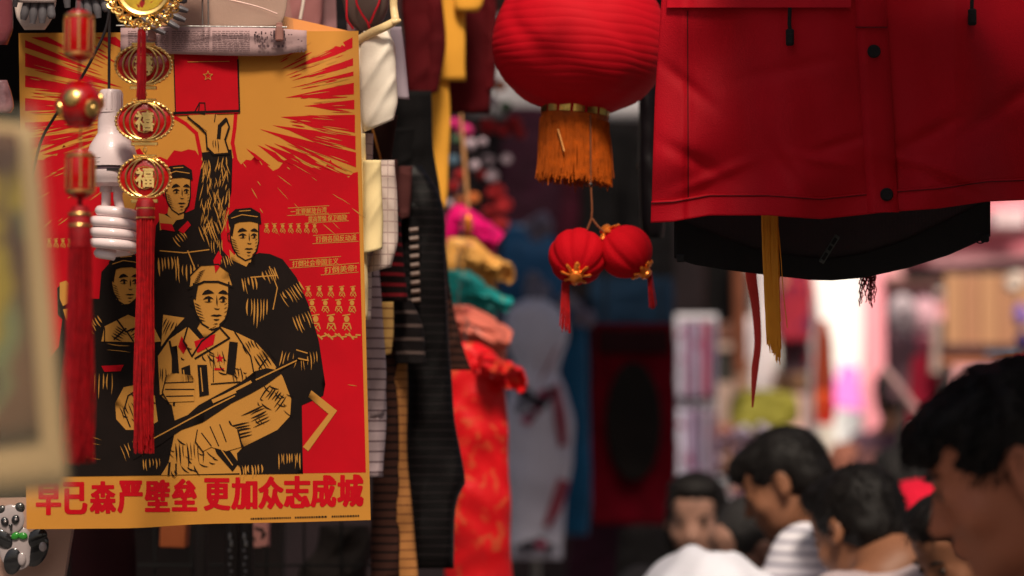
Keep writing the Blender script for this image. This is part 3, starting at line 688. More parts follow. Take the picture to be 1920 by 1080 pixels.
for pts, w in (([(326, 212), (448, 208)], 5), ([(446, 112), (449, 210)], 3), ([(326, 112), (329, 214)], 2), ([(424, 224), (412, 236), (410, 258)], 7), ([(374, 196), (372, 212), (384, 214)], 2), ([(352, 220), (374, 236), (386, 250), (388, 280)], 2.2),
               ([(352, 612), (344, 640), (360, 668), (378, 640)], 3), ([(378, 640), (412, 614), (430, 634), (366, 672)], 3.5), ([(318, 640), (330, 700), (326, 760)], 4), ([(440, 622), (470, 668), (480, 720)], 2.5), ([(396, 720), (450, 716), (450, 726)], 2.4), ([(400, 672), (400, 716)], 1.6),
               ([(500, 672), (486, 690), (490, 720)], 2.5), ([(456, 838), (430, 790)], 3), ([(300, 742), (330, 730)], 3), ([(244, 800), (232, 770), (240, 742), (262, 728)], 2.4), ([(318, 868), (316, 890)], 4), ([(330, 890), (330, 870)], 3),
               ([(220, 600), (236, 622), (262, 612), (286, 622)], 3.2), ([(214, 636), (236, 616)], 3), ([(250, 640), (238, 622)], 2.6), ([(196, 640), (196, 614)], 2)): kd.line(pts, w)
for _ in range(60):
    x, y = rnd.choice([(rnd.uniform(310, 400), rnd.uniform(820, 884)), (rnd.uniform(470, 540), rnd.uniform(700, 800)), (rnd.uniform(330, 470), rnd.uniform(650, 720)), (rnd.uniform(222, 290), rnd.uniform(735, 800))]); a = rnd.uniform(.2, 1.2); l = rnd.uniform(6, 24); kd.stroke(x, y, x + l * math.cos(a), y + l * math.sin(a), rnd.uniform(1, 3.2), 2)
# plain long handled tool held across the chest, dark straps, a flask
kd.poly([(244, 846), (250, 824), (300, 800), (352, 778), (372, 760), (404, 742), (452, 716), (478, 696), (500, 690), (520, 694), (528, 700), (498, 722), (470, 738), (434, 756), (404, 776), (380, 792), (340, 806), (300, 834), (250, 862)])
kd.poly([(516, 690), (566, 664), (569, 670), (522, 697)]); kd.poly([(552, 676), (556, 654), (562, 652), (566, 662), (572, 660), (574, 650), (580, 652), (580, 664), (570, 674)])
kd.poly([(340, 690), (356, 684), (360, 728), (344, 734)]); kd.poly([(370, 684), (388, 684), (392, 740), (374, 744)]); kd.poly([(322, 650), (332, 648), (336, 700), (322, 700)]); kd.poly([(430, 640), (446, 642), (440, 704), (424, 700)])
kd.poly([(388, 800), (406, 850), (436, 884), (448, 868), (420, 830), (410, 800)])
kd.line([(352, 219), (372, 236), (386, 250), (388, 276), (400, 290), (430, 288), (422, 262), (430, 238), (424, 222)], 3); kd.line([(366, 208), (374, 193), (384, 193), (385, 209)], 2.2); kd.line([(404, 214), (402, 228)], 1.6)
def hatch(L_, x, y, ang, n, ln, gap, w):
    for q in range(n):
        ox, oy = -math.sin(ang) * gap * (q - n / 2), math.cos(ang) * gap * (q - n / 2); l = ln * rnd.uniform(.6, 1.1); L_.stroke(x + ox, y + oy, x + ox + l * math.cos(ang), y + oy + l * math.sin(ang), w * rnd.uniform(.6, 1.2), rnd.uniform(-2, 2))
for x, y, a, n_, l, g_, w in ((318, 700, 1.3, 5, 40, 5, 3), (486, 660, 1.0, 6, 36, 6, 3), (520, 730, 2.2, 7, 34, 6, 3.4), (500, 770, 2.7, 6, 46, 6, 3), (470, 800, 2.9, 5, 50, 6, 3), (350, 830, 1.5, 8, 46, 7, 3), (440, 690, 1.4, 4, 30, 5, 2.6), (300, 690, 1.6, 4, 30, 5, 2.4), (232, 760, 1.2, 5, 26, 6, 2.6), (212, 622, .5, 5, 24, 5, 2.6), (262, 622, 2.6, 5, 24, 5, 2.6), (320, 600, 2.0, 5, 30, 5, 2.4), (402, 262, 1.5, 3, 24, 4, 2), (400, 660, 1.4, 4, 30, 8, 2), (462, 640, 1.1, 5, 26, 6, 2.4)): hatch(kd, x, y, a, n_, l, g_, w)
kd.build('line_print', M_PBLK, poster)
ot = Print(9)
for P in cuts: ot.line(P, 1.5)
def cluster(L_, x, y, ang, n, ln, gap, w):
    for q in range(n):
        ox, oy = -math.sin(ang) * gap * (q - n / 2), math.cos(ang) * gap * (q - n / 2); l = ln * rnd.uniform(.6, 1.1); s0 = rnd.uniform(-.15, .15) * ln
        L_.stroke(x + ox + s0 * math.cos(ang), y + oy + s0 * math.sin(ang), x + ox + (s0 + l) * math.cos(ang), y + oy + (s0 + l) * math.sin(ang), w * rnd.uniform(.6, 1.2), rnd.uniform(-2, 2))
# hands and light edges over the tool
ot.poly([(312, 704), (330, 700), (360, 704), (366, 716), (364, 752), (316, 754), (306, 736)]); ot.poly([(370, 806), (392, 788), (420, 790), (446, 806), (452, 838), (424, 846), (396, 838), (380, 846), (368, 828)])
for pts, w in (([(262, 836), (400, 762), (440, 742)], 2.2), ([(420, 742), (470, 716)], 5), ([(480, 712), (556, 676)], 2.4), ([(400, 752), (440, 734)], 7), ([(556, 656), (576, 662)], 2), ([(560, 672), (578, 676)], 2.5), ([(344, 694), (348, 726)], 2), ([(376, 690), (380, 734)], 2), ([(410, 836), (436, 872)], 2), ([(392, 616), (404, 610)], 2)): ot.line(pts, w)
ot.build('highlight_print', M_POCH, poster)
kl = Print(11)
for pts, w in (([(310, 718), (362, 716)], 2), ([(310, 730), (364, 730)], 2), ([(312, 743), (362, 742)], 2), ([(352, 704), (354, 716)], 1.5), ([(378, 812), (396, 836)], 2), ([(394, 800), (410, 836)], 2), ([(412, 796), (424, 828)], 2), ([(370, 806), (366, 828), (380, 846)], 2), ([(446, 806), (454, 838)], 3), ([(312, 704), (304, 736), (316, 755)], 2)): kl.line(pts, w)
st_ = Print(9); P = [(390 + (9 if k % 2 == 0 else 4) * math.sin(k * math.pi / 5), 142 - (9 if k % 2 == 0 else 4) * math.cos(k * math.pi / 5)) for k in range(11)]; st_.line(P, 1.1); st_.line([(352, 116), (430, 115)], 1.2); st_.build('cover_star', M_POCH, poster)
kl.build('finger_line_print', M_PBLK, poster)
# slogan, one mesh for each character
chars = '早已森严壁垒更加众志成城'
xs = [(68, 114), (119, 163), (169, 217), (221, 267), (272, 318), (323, 369), (383, 431), (434, 482), (485, 531), (533, 581), (583, 630), (633, 681)]
GR = .36
def bold_runs(body, x0, x1, y0, y1, dx, dy):
    """fat glyph as flat horizontal ink runs (x0, x1, y), from its outline triangles"""
    V, Fc = text_polys(body); lo, hi = V.min(0), V.max(0)
    P = np.stack([x0 + dx + (V[:, 0] - lo[0]) / (hi[0] - lo[0]) * (x1 - x0 - 2 * dx), y1 - dy - (V[:, 1] - lo[1]) / (hi[1] - lo[1]) * (y1 - y0 - 2 * dy)], 1)
    nx, ny = int((x1 - x0) / GR) + 2, int((y1 - y0) / GR) + 2; X, Y = np.meshgrid(x0 + (np.arange(nx) + .5) * GR, y0 + (np.arange(ny) + .5) * GR); m = np.zeros((ny, nx), bool)
    for f in Fc:
        for k in range(1, len(f) - 1):
            A, B_, C_ = P[f[0]], P[f[k]], P[f[k + 1]]; e = lambda p, q: (q[0] - p[0]) * (Y - p[1]) - (q[1] - p[1]) * (X - p[0]); e1, e2, e3 = e(A, B_), e(B_, C_), e(C_, A); m |= ((e1 >= 0) & (e2 >= 0) & (e3 >= 0)) | ((e1 <= 0) & (e2 <= 0) & (e3 <= 0))
    out = np.zeros_like(m); rx, ry = int(dx / GR), int(dy / GR)
    for i in range(-ry, ry + 1):
        for j in range(-rx, rx + 1):
            if (j / max(rx, 1)) ** 2 * .8 + (i / max(ry, 1)) ** 2 * .8 <= 1: out |= np.roll(np.roll(m, i, 0), j, 1)
    runs = []
    for r in range(ny):
        row = np.concatenate([[0], out[r].astype(int), [0]]); st = np.where(np.diff(row) == 1)[0]; en = np.where(np.diff(row) == -1)[0]
        for p, q in zip(st, en):
            while p < q: w = min(q - p, 40); runs.append((x0 + p * GR, x0 + (p + w) * GR, y0 + r * GR)); p += w
    return np.array(runs)
for ch_, (x0, x1) in zip(chars, xs):
    yb = 966 - (x0 - 68) / 612 * 17; r_ = bold_runs(ch_, x0 - 1, x1 + 1, yb - 61, yb, 2.9, 1.9); n = len(r_)
    xx = np.stack([r_[:, 0], r_[:, 1], r_[:, 1], r_[:, 0]], 1).ravel(); yy = np.stack([r_[:, 2], r_[:, 2], r_[:, 2] + GR, r_[:, 2] + GR], 1).ravel()
    mk('slogan_character', pw(xx, yy, 2), [(4 * i, 4 * i + 3, 4 * i + 2, 4 * i + 1) for i in range(n)], M_PRED, poster)
sp = Print(2)
for x0, x1 in ((470, 545), (553, 612), (622, 674)):
    x = x0
    while x < x1: w = rnd.uniform(2, 4.4); sp.poly([(x, 971 - (x - 470) * .028), (x + w, 971 - (x - 470) * .028), (x + w, 974.5 - (x - 470) * .028), (x, 974.5 - (x - 470) * .028)]); x += w + 1.4
sp.build('small_print', M_PBLK, poster)
# ------------------------------------------------------------------ second sheet curling up behind, newspaper strip, wire hanger with clips
b = MB(); P = [(455, 12, 3.70), (520, 22, 3.71), (600, 40, 3.72), (672, 60, 3.70), (690, 75, 3.69), (640, 105, 3.68), (500, 105, 3.68), (300, 105, 3.68), (300, 10, 3.70)]
nx = 20; V = []; 
for sd_ in (0, 1):
    for i in range(nx + 1):
        for j in range(6):
            u = i / nx; x = 300 + 362 * u; yt = 2 + 58 * max(0, (u - .3) / .7); v = j / 5; y = yt + (112 - yt) * v; V.append(W(x, y, 3.70 + .02 * (1 - v) ** 2 + .008 * math.sin(u * 7) + .0006 * sd_))
n1 = (nx + 1) * 6; Fc = []
for i in range(nx):
    for j in range(5): a = i * 6 + j; Fc += [(a, a + 1, a + 7, a + 6), (a + n1, a + n1 + 6, a + n1 + 7, a + n1 + 1)]
o = mk('paper_sheet', V, Fc, mat('orange paper', srgb(214, 134, 60), .6, var=.05)); tag(o, 'orange sheet of paper rising behind the poster, its edge sloping down to the right', 'paper sheet')
news = thing('newspaper_strip', 'folded strip of pinkish newspaper clipped over the top edge of the poster', 'newspaper', W(400, 52, PD - .02))
M_NEWS = mat('newsprint', srgb(182, 150, 150), .9, var=.06, vs=30, bump=.3, bs=40); V = []
ND = PD - .016
def nyt(x): return 53 - 2 * math.sin((x - 228) / 80) + (0 if x < 520 else (x - 520) * .06)
def nyb(x): return 103 - (x < 300) * (300 - x) * .05 + 2 * math.sin(x / 60) - (max(0, x - 520) * .14)
for i in range(31):
    x = 226 + (575 - 226) * i / 30; yt, yb = nyt(x), nyb(x)
    for (yy, dd) in ((yt, .012), (yt - 1, .006), (yt + 1, 0), (yt + (yb - yt) * .33, -.001), (yt + (yb - yt) * .66, 0.001), (yb - 1, .001), (yb, .004), (yb - 2, .008), (yt + 6, .012)):
        V.append(W(x, yy, ND + dd - .003 * math.sin(x / 31) * (yy > yt + 5)))
Fc = []
for i in range(30):
    for j in range(9): a = i * 9 + j; c = i * 9 + (j + 1) % 9; Fc.append((a, c, c + 9, a + 9))
Fc += [tuple(range(9)), tuple(range(30 * 9 + 8, 30 * 9 - 1, -1))]
mk('folded_paper', V, Fc, M_NEWS, news)
b = MB()
def ndash(x0, x1, y, h):
    P = W(np.array([x0, x1, x1, x0]), np.array([y, y, y + h, y + h]), np.array([ND - .0052] * 4)); b.add(P, [(0, 3, 2, 1)])
for c0, c1 in ((240, 316), (322, 392), (398, 468)):
    y = 58
    while y < 96:
        x = c0
        while x < c1: w = rnd.uniform(3, 11); ndash(x, min(c1, x + w), y, 1.3); x += w + rnd.uniform(1, 2.5)
        y += 3.6
for _ in range(40): x, y = rnd.uniform(476, 534), rnd.uniform(58, 80); ndash(x, x + rnd.uniform(1, 3), y, rnd.uniform(2, 7))
ndash(512, 534, 57, 14); ndash(508, 526, 74, 5)
for x in (484, 492, 500, 512, 520, 528): ndash(x, x + 5, 84, 5)
for x in (548, 554, 560, 567): ndash(x, x + 4, 94, 4)
for x in (540, 545, 558, 564): ndash(x, x + 3, 64 + (x % 5) * 3, 2)
b.build('newsprint_lettering', mat('newsprint ink', srgb(92, 70, 74), .8), news, False, 'stuff')
hg = thing('trouser_hanger', 'thin wire clip hanger holding the newspaper strip and the poster', 'hanger', W(380, 48, PD - .03))
b = MB(); b.tube(W(np.linspace(218, 538, 12), 48 + np.linspace(0, 3, 12), np.full(12, PD - .03)), .0011, 6); b.build('rod', M_STEEL, hg, True)
b = MB(); b.tube(W([380, 379, 381], [46, -60, -430], [PD - .03] * 3), .0013, 6); b.tube(W([391, 390, 381], [46, -40, -90], [PD - .03] * 3), .0013, 6); b.build('stem', M_STEEL, hg, True)
for x in (285, 524):
    b = MB(); b.box(W(x, 62, ND - .012), (.006, .004, .012), bev=.002); b.box(W(x, 50, ND - .010), (.0045, .003, .006), bev=.001); b.build('clip', mat('clear brown plastic', srgb(170, 120, 110), .25, alpha=.75), hg)
# ------------------------------------------------------------------ gold and enamel charms
M_GOLD = mat('polished gold alloy', (.95, .60, .20), .30, 1.0, var=.1, vs=30, bump=.08, bs=300)
M_OLDGOLD = mat('gold foil', (.80, .50, .12), .3, 1.0, var=.15, vs=40, bump=.3, bs=120)
M_ENAMEL = mat('deep red enamel', srgb(168, 12, 14), .18, coat=.6, var=.1)
M_REDCORD = mat('dark red silk thread', srgb(140, 6, 16), .5, sheen=.0, var=.25, vs=90, bump=.4, bs=900)
M_REDSILK = mat('red silk thread', srgb(160, 6, 14), .6, sheen=.0, var=.3, vs=120, bump=.4, bs=900)
M_BLKCORD = mat('black cable', (.018, .014, .015), .4)
M_WHITEPL = mat('white lamp plastic', srgb(216, 196, 196), .35, var=.03, coat=.2)
M_GLASSW = mat('white phosphor tube', srgb(236, 214, 214), .12, var=.02, bump=0, coat=.7)
def hang_cord(parent, x, y0, y1, d, r, m_, name='cord', x1=None):
    b = MB(); xx = np.linspace(x if x1 is None else x1, x, 12); b.tube(W(xx + .6 * np.sin(np.arange(12)), np.linspace(y0, y1, 12), np.full(12, d)), r, 6, cap=True); return b.build(name, m_, parent, True)
def lantern_charm(root, cx, cy, d, ch, rx=52, ry=37, first=False):
    s = S(d); c = W(cx, cy, d); b = MB(); Mx = rotm('X', 90)   # lathe axis z -> towards the camera
    b.lathe(c, [(.0001, -.002), (rx * .92 * s, -.002), (rx * .94 * s, 0), (rx * .80 * s, .0022), (.0001, .0034)], 40, M=Mx, cap=False, sy=ry / rx); p = b.build('enamel_lantern', M_ENAMEL, root, True)
    b = MB(); a = np.linspace(0, 2 * math.pi, 49); ring = W(cx + rx * np.cos(a), cy + ry * np.sin(a), np.full(49, d - .001)); b.tube(ring, 2.6 * s, 8, cap=False); b.build('rim', M_GOLD, root, True)
    b = MB()
    for q in np.linspace(-1.15, 1.15, 13):
        for sg in (-1, 1): b.ball(W(cx + sg * (rx + 1) * math.cos(q), cy + (ry + 1) * math.sin(q), d - .0028), 3.0 * s, 8)
    b.build('bead_border', M_GOLD, root, True, 'stuff')
    b = MB()
    for f_ in (.74, .52):
        for sg in (-1, 1):
            t = np.linspace(-1.35, 1.35, 15); b.tube(W(cx + sg * rx * f_ * np.cos(t), cy + ry * .93 * np.sin(t), np.full(15, d - .0038)), 1.7 * s, 6)
    b.tube(W(cx + 20 * np.cos(a), cy + 21 * np.sin(a), np.full(49, d - .0042)), 1.1 * s, 6, cap=False); b.build('ribs', M_GOLD, root, True)
    for sg, w, h in ((-1, 22, 4), (1, 25, 7)):
        b = MB(); b.box(W(cx, cy + sg * (ry + 3 + (h > 5) * 3), d), (w * s, .003, h * .5 * s), bev=.0008)
        b.box(W(cx, cy + sg * (ry - 1), d - .001), (w * .82 * s, .003, 2 * s), bev=.0008); b.build('cap_bar', M_GOLD, root)
    V, Fc = text_polys(ch, 0); lo, hi = V.min(0), V.max(0); sh_ = ((0, 0), (.9, .4), (-.9, -.4), (.3, 1.1), (-.3, -1.1)); Fc = [tuple(a + q * len(V) for a in f) for q in range(5) for f in Fc]; x = np.concatenate([cx - 17 + (V[:, 0] - lo[0]) / (hi[0] - lo[0]) * 34 + a_ for a_, b_ in sh_]); y = np.concatenate([cy + 18 - (V[:, 1] - lo[1]) / (hi[1] - lo[1]) * 36 + b_ for a_, b_ in sh_]); n = len(x); lift = np.repeat(np.arange(5) * .00012, len(V))
    A = np.concatenate([W(x, y, d - .0066 - lift), W(x, y, np.full(n, d - .0034))]); FF = [f[::1] for f in Fc] + [tuple(i + n for i in reversed(f)) for f in Fc]
    from collections import Counter
    E_ = Counter()
    for f in Fc:
        for i in range(len(f)): E_[(f[i], f[(i + 1) % len(f)])] += 1
    for (i, j) in list(E_):
        if (j, i) not in E_: FF.append((i, i + n, j + n, j))
    mk('lucky_character', A, FF, mat('bright gilt', (1, .66, .24), .42, .55, var=.1), root, smooth=False)
D2 = 3.42
t = thing('lantern_charm_string', 'string of three flat gold rimmed red lantern charms ending in a red tassel', 'charm string', W(270, 60, D2))
for cx, cy, ch, rx, ry in ((269, 122, '壽', 52, 37), (271, 227, '禧', 53, 37), (271, 333, '福', 48, 38)): lantern_charm(t, cx, cy, D2, ch, rx, ry)
hang_cord(t, 269, 60, 84, D2 + .001, .0011, M_GOLD, 'chain')
for y0, y1 in ((164, 188), (268, 294)):
    b = MB()
    for k in range(3):
        a = np.linspace(0, 6.283, 13); yy = y0 + (y1 - y0) * (k + .5) / 3; b.tube(W(272 + (3.5 if k % 2 else 1.5) * np.cos(a), yy + 5 * np.sin(a), D2 + (0 if k % 2 else .002) * np.sin(a)), .0006, 5, cap=False)
    b.build('chain', M_GOLD, t, True)
b = MB(); tp = W(273, 372, D2); s = S(D2)
b.lathe(tp - np.array([0, 0, 40 * s]), [(15 * s, 0), (17 * s, 6 * s), (17 * s, 34 * s), (12 * s, 40 * s), (3 * s, 42 * s)], 20); hd_ = b.build('tassel_head', M_REDCORD, t, True)
for yy in (391, 408): b = MB(); b.lathe(W(273, yy, D2), [(17.3 * s, -2 * s), (18.2 * s, -1 * s), (18.2 * s, 1 * s), (17.3 * s, 2 * s)], 20, cap=False); b.build('gold_band', M_GOLD, t, True)
strands(t, 'tassel', M_REDSILK, W(273, 405, D2), 170, 16 * s, 445 * s, .0009, sway=.004, seed=2, taper=1.0, spread=.95, ragged=.10, seg=9)
# medallion with frilled edge and its own red cord, a little nearer
D1 = 3.36
t = thing('medallion', 'round gold medallion with a frilled openwork edge on a red cord', 'ornament', W(270, -20, D1)); s = S(D1); c = W(270, -22, D1)
b = MB(); b.lathe(c, [(.0001, -.003), (50 * s, -.003), (55 * s, 0), (50 * s, .004), (44 * s, .0022), (.0001, .0022)], 48, M=rotm('X', 90), cap=False); b.build('disc', M_GOLD, t, True)
b = MB(); b.lathe(c, [(.0001, .0021), (43 * s, .0021), (43 * s, .0032), (.0001, .0036)], 40, M=rotm('X', 90), cap=False); b.build('face_plate', mat('yellow enamel', srgb(196, 160, 40), .2, coat=.5, var=.25, vs=60, spots=[(45, srgb(150, 20, 16), .58), (60, srgb(60, 40, 15), .62)]), t, True)
b = MB(); rg = np.random.default_rng(3)
for k in range(54):
    a0 = k / 54 * 6.283; q = np.linspace(0, 6.283, 11); r0 = 63 + (5 if k % 3 else -3) + rg.uniform(-2, 2); cx, cy = 270 + r0 * 1.0 * math.cos(a0), -22 + r0 * math.sin(a0) * 1.05
    b.tube(W(cx + 7 * np.cos(q) * (1.2 if k % 2 else .8), cy + 6.5 * np.sin(q), D1 + .003 * np.sin(q + a0)), 2.0 * s, 6, cap=False)
    b.ball(W(cx, cy, D1 - .003), 3.1 * s, 8)
b.build('frill', M_GOLD, t, True)
strands(t, 'cord_tassel', M_REDCORD, W(266, 55, D1), 30, 8 * s, 134 * s, .0012, sway=.0015, seed=5, taper=.8, ragged=.06)
hang_cord(t, 270, -560, -84, D1, .0016, M_REDCORD)
# lantern string on the left, nearer and softer
D0 = 2.98; s = S(D0)
t = thing('lantern_bead_string', 'gold and red bead string with two barrel lanterns, a round bead and a tassel', 'charm string', W(150, 0, D0))
def barrel(y0, y1, r, px=149):
    c = W(px, (y0 + y1) / 2, D0); h = (y1 - y0) / 2 * s
    b = MB(); b.lathe(c, [(.4 * r * s, -h), (.85 * r * s, -h * .85), (r * s, -h * .6), (r * s, h * .6), (.85 * r * s, h * .85), (.4 * r * s, h)], 28); p = b.build('barrel_lantern', M_ENAMEL, t, True)
    b = MB()
    for k in range(9):
        a = k / 9 * 6.283; b.box(c + np.array([math.cos(a), math.sin(a), 0]) * r * s * 1.0, (.0012, .0012, h * .62), rotm('Z', math.degrees(a)), bev=.0005)
    b.build('gold_ribs', M_GOLD, p)
    for sg in (-1, 1): b = MB(); b.lathe(c + np.array([0, 0, sg * h * .72]), [(r * s * .80, -.12 * h), (r * s * 1.04, -.04 * h), (r * s * 1.04, .04 * h), (r * s * .80, .12 * h)], 28); b.build('gold_band', M_GOLD, p, True)
barrel(18, 116, 27, 148); barrel(280, 372, 27, 151)
c = W(150, 196, D0); b = MB(); b.ball(c, (41 * s, 41 * s, 44 * s), 32); p = b.build('round_bead', M_ENAMEL, t, True)
for k in range(6):
    a = k / 6 * 6.283 + .3; n = np.array([math.cos(a), math.sin(a), .25 * (-1) ** k]); n /= np.linalg.norm(n); b = MB()
    zx = n; ux = np.cross([0, 0, 1], zx); ux /= np.linalg.norm(ux); uy = np.cross(zx, ux); Mx = np.stack([ux, uy, zx], 1)
    b.lathe(c + n * 35 * s, [(17 * s, 0), (17 * s, 5 * s), (12 * s, 9 * s), (6 * s, 9.5 * s), (5 * s, 11 * s), (.0001, 11.5 * s)], 14, M=Mx); b.build('gold_flower', M_GOLD, p, True)
for zz in (-38, 38): b = MB(); b.lathe(c + np.array([0, 0, zz * s]), [(20 * s, -5 * s), (25 * s, 0), (20 * s, 5 * s)], 20); b.build('end_ring', M_ENAMEL, p, True)
hang_cord(t, 148, -600, 20, D0, .0012, M_REDCORD); hang_cord(t, 149, 114, 154, D0, .0012, M_REDCORD); hang_cord(t, 151, 236, 282, D0, .0009, M_GOLD, 'chain'); hang_cord(t, 150, 368, 392, D0, .003, M_REDCORD)
b = MB(); b.lathe(W(150, 425, D0), [(20 * s, -38 * s), (21 * s, -20 * s), (21 * s, 25 * s), (14 * s, 38 * s), (3 * s, 40 * s)], 20); b.build('tassel_head', M_REDCORD, t, True)
for yy in (402, 423): b = MB(); b.lathe(W(150, yy, D0), [(21.3 * s, -2.5 * s), (22.5 * s, -1 * s), (22.5 * s, 1 * s), (21.3 * s, 2.5 * s)], 20, cap=False); b.build('gold_band', M_GOLD, t, True)
strands(t, 'tassel', M_REDCORD, W(151, 445, D0), 190, 21 * s, 425 * s, .001, sway=.006, seed=8, taper=1.0, spread=1.3, ragged=.16, seg=9)
# ------------------------------------------------------------------ spiral bulb on its cable
DB = 3.48; s = S(DB); t = thing('light_bulb', 'white spiral energy saving bulb hanging unlit on a black cable before the poster', 'light bulb', W(207, 170, DB))
X0 = 208
b = MB(); b.lathe(W(X0, 190, DB), [(19 * s, -24 * s), (22 * s, -22 * s), (22 * s, 16 * s), (19 * s, 21 * s), (4 * s, 23 * s)], 28)
for k in range(14): a = k / 14 * 6.283; b.box(W(X0, 192, DB) + np.array([math.cos(a), math.sin(a), 0]) * 22 * s, (.0006, .0011, 16 * s), rotm('Z', math.degrees(a)), bev=.0003)
b.build('socket', M_WHITEPL, t, True)
yb_ = lambda y: -(y - 300) * s
prof = [(y, r) for y, r in ((212, 26), (232, 27), (250, 27), (256, 31), (272, 41), (288, 46), (302, 48), (314, 48))]
b = MB(); b.lathe(W(X0 + 2, 300, DB), [(r * s, yb_(y)) for y, r in prof[::-1]], 40); b.build('ballast', M_WHITEPL, t, True)
b = MB(); b.lathe(W(X0 + 2, 300, DB), [(45 * s, yb_(322)), (45 * s, yb_(313))], 40); b.build('vent_ring', mat('grey shadow gap plastic', srgb(86, 66, 74), .5), t, True)
b = MB(); b.lathe(W(X0 + 2, 300, DB), [(30 * s, yb_(350)), (40 * s, yb_(345)), (43 * s, yb_(338)), (47 * s, yb_(332)), (47 * s, yb_(322)), (44 * s, yb_(321))], 40); b.build('collar', M_WHITEPL, t, True)
b = MB(); b.box(W(X0 + 14, 322, DB) - np.array([0, 46 * s, 0]), (14 * s, .002, 2.5 * s)); b.build('vent_slot', M_BLKCORD, t)
V, Fc = text_polys('CE', .03); 
b = MB(); xx = X0 - 24; 
for q in (((xx, 308), (xx + 12, 308)), ((xx, 300), (xx + 12, 300)), ((xx, 300), (xx, 308)), ((xx + 12, 300), (xx + 12, 308))):
    b.tube([W(q[0][0], q[0][1], DB) - [0, 45.5 * s, 0], W(q[1][0], q[1][1], DB) - [0, 45.5 * s, 0]], .0003, 4)
b.build('printed_mark', M_BLKCORD, t)
tt = np.linspace(0, 1, 150); turns = 4.4; rr = 37 * np.minimum(1, .55 + tt * 4) * np.minimum(1, .45 + (1 - tt) * 5); an = tt * turns * 2 * math.pi + 2.4
yy = 392 + 88 * tt; cxy = W(np.full(150, 214.0), yy, np.full(150, DB)); P = cxy + np.stack([rr * s * np.cos(an), rr * s * np.sin(an), 6 * s * np.cos(an) * 0], 1)
b = MB(); b.tube(P, 10.5 * s, 12); b.build('spiral_tube', M_GLASSW, t, True)
for dx, y1 in ((-9, 392), (13, 400)):
    b = MB(); b.tube([W(X0 + dx, 346, DB), W(X0 + dx, 372, DB), W(X0 + dx * 1.3 + 2, y1, DB)], 9 * s, 12); b.build('tube_leg', M_GLASSW, t, True)
    b = MB(); b.lathe(W(X0 + dx, 352, DB), [(12 * s, -8 * s), (12 * s, 6 * s)], 16); b.build('tube_holder', M_WHITEPL, t, True)
hang_cord(t, 205, -560, 168, DB, .0021, M_BLKCORD, 'cable')
t = ptube(None, 'cable', M_BLKCORD, [(235, -540, 3.5), (212, -60, 3.45), (202, 40, 3.44), (175, 105, 3.44), (150, 150, 3.45), (105, 215, 3.47), (78, 262, 3.5), (60, 330, 3.62), (40, 420, 3.9), (36, 900, 4.0)], 2.8); tag(t, 'thin black cable slanting down to the left in front of the poster', 'cable')
# ------------------------------------------------------------------ cellophane wrapped picture hanging closest on the left
DW = 2.05
t = thing('wrapped_picture', 'blurred picture print in a clear plastic sleeve hanging closest on the far left', 'picture', W(30, 190, DW))
def quadsheet(name, pts, m_, parent, th, d, n=14, amp=.004, seed=0, lean=0.0):
    """bent sheet with thickness; pts = TL, TR, BR, BL in px"""
    V = []; 
    for sd_ in (0, 1):
        for j in range(n + 1):
            for i in range(n + 1):
                u, v = i / n, j / n; x = (pts[0][0] * (1 - u) + pts[1][0] * u) * (1 - v) + (pts[3][0] * (1 - u) + pts[2][0] * u) * v; y = (pts[0][1] * (1 - u) + pts[1][1] * u) * (1 - v) + (pts[3][1] * (1 - u) + pts[2][1] * u) * v
                V.append(W(x, y, d + lean * (1 - v) + th * sd_ + amp * math.sin(u * 4 + v * 5 + seed) + amp * .5 * math.sin(v * 13 + u * 9 + seed * 2)))
    n1 = (n + 1) ** 2; Fc = []
    for j in range(n):
        for i in range(n): a = j * (n + 1) + i; Fc += [(a, a + n + 1, a + n + 2, a + 1), (a + n1, a + n1 + 1, a + n1 + n + 2, a + n1 + n + 1)]
    for i in range(n):
        for a, c in ((i, i + 1), (n * (n + 1) + i + 1, n * (n + 1) + i)): Fc.append((a, c, c + n1, a + n1))
        for a, c in (((i + 1) * (n + 1), i * (n + 1)), (i * (n + 1) + n, (i + 1) * (n + 1) + n)): Fc.append((a, c, c + n1, a + n1))
    return mk(name, V, Fc, m_, parent)
quadsheet('mount_board', [(-260, 205), (66, 235), (128, 915), (-200, 945)], mat('cream card', srgb(168, 140, 98), .7, var=.12, vs=5), t, .004, DW, 14, 0)
quadsheet('picture_print', [(-240, 225), (34, 250), (76, 822), (-190, 860)], mat('aged print', srgb(84, 52, 34), .7, var=.5, vs=7, spec=.15, spots=[(4, srgb(98, 106, 70), .56), (6, srgb(56, 20, 28), .53), (5, srgb(140, 120, 30), .60)]), t, .0006, DW - .004, 14, 0)
M_CELLO = mat('clear cellophane', (.6, .55, .4), .35, var=.02, alpha=.06, bump=.6, bs=30, spec=.3)
quadsheet('plastic_sleeve', [(-270, 178), (78, 205), (136, 938), (-205, 965)], M_CELLO, t, .001, DW - .012, 20, .005, 3)
ptube(t, 'sleeve_fold', M_CELLO, [(60, 190, DW - .02), (48, 232, DW - .02), (52, 300, DW - .018), (70, 420, DW - .015)], [10, 6, 7, 3])
hang_cord(t, -40, -900, 195, DW, .0015, M_BLKCORD)
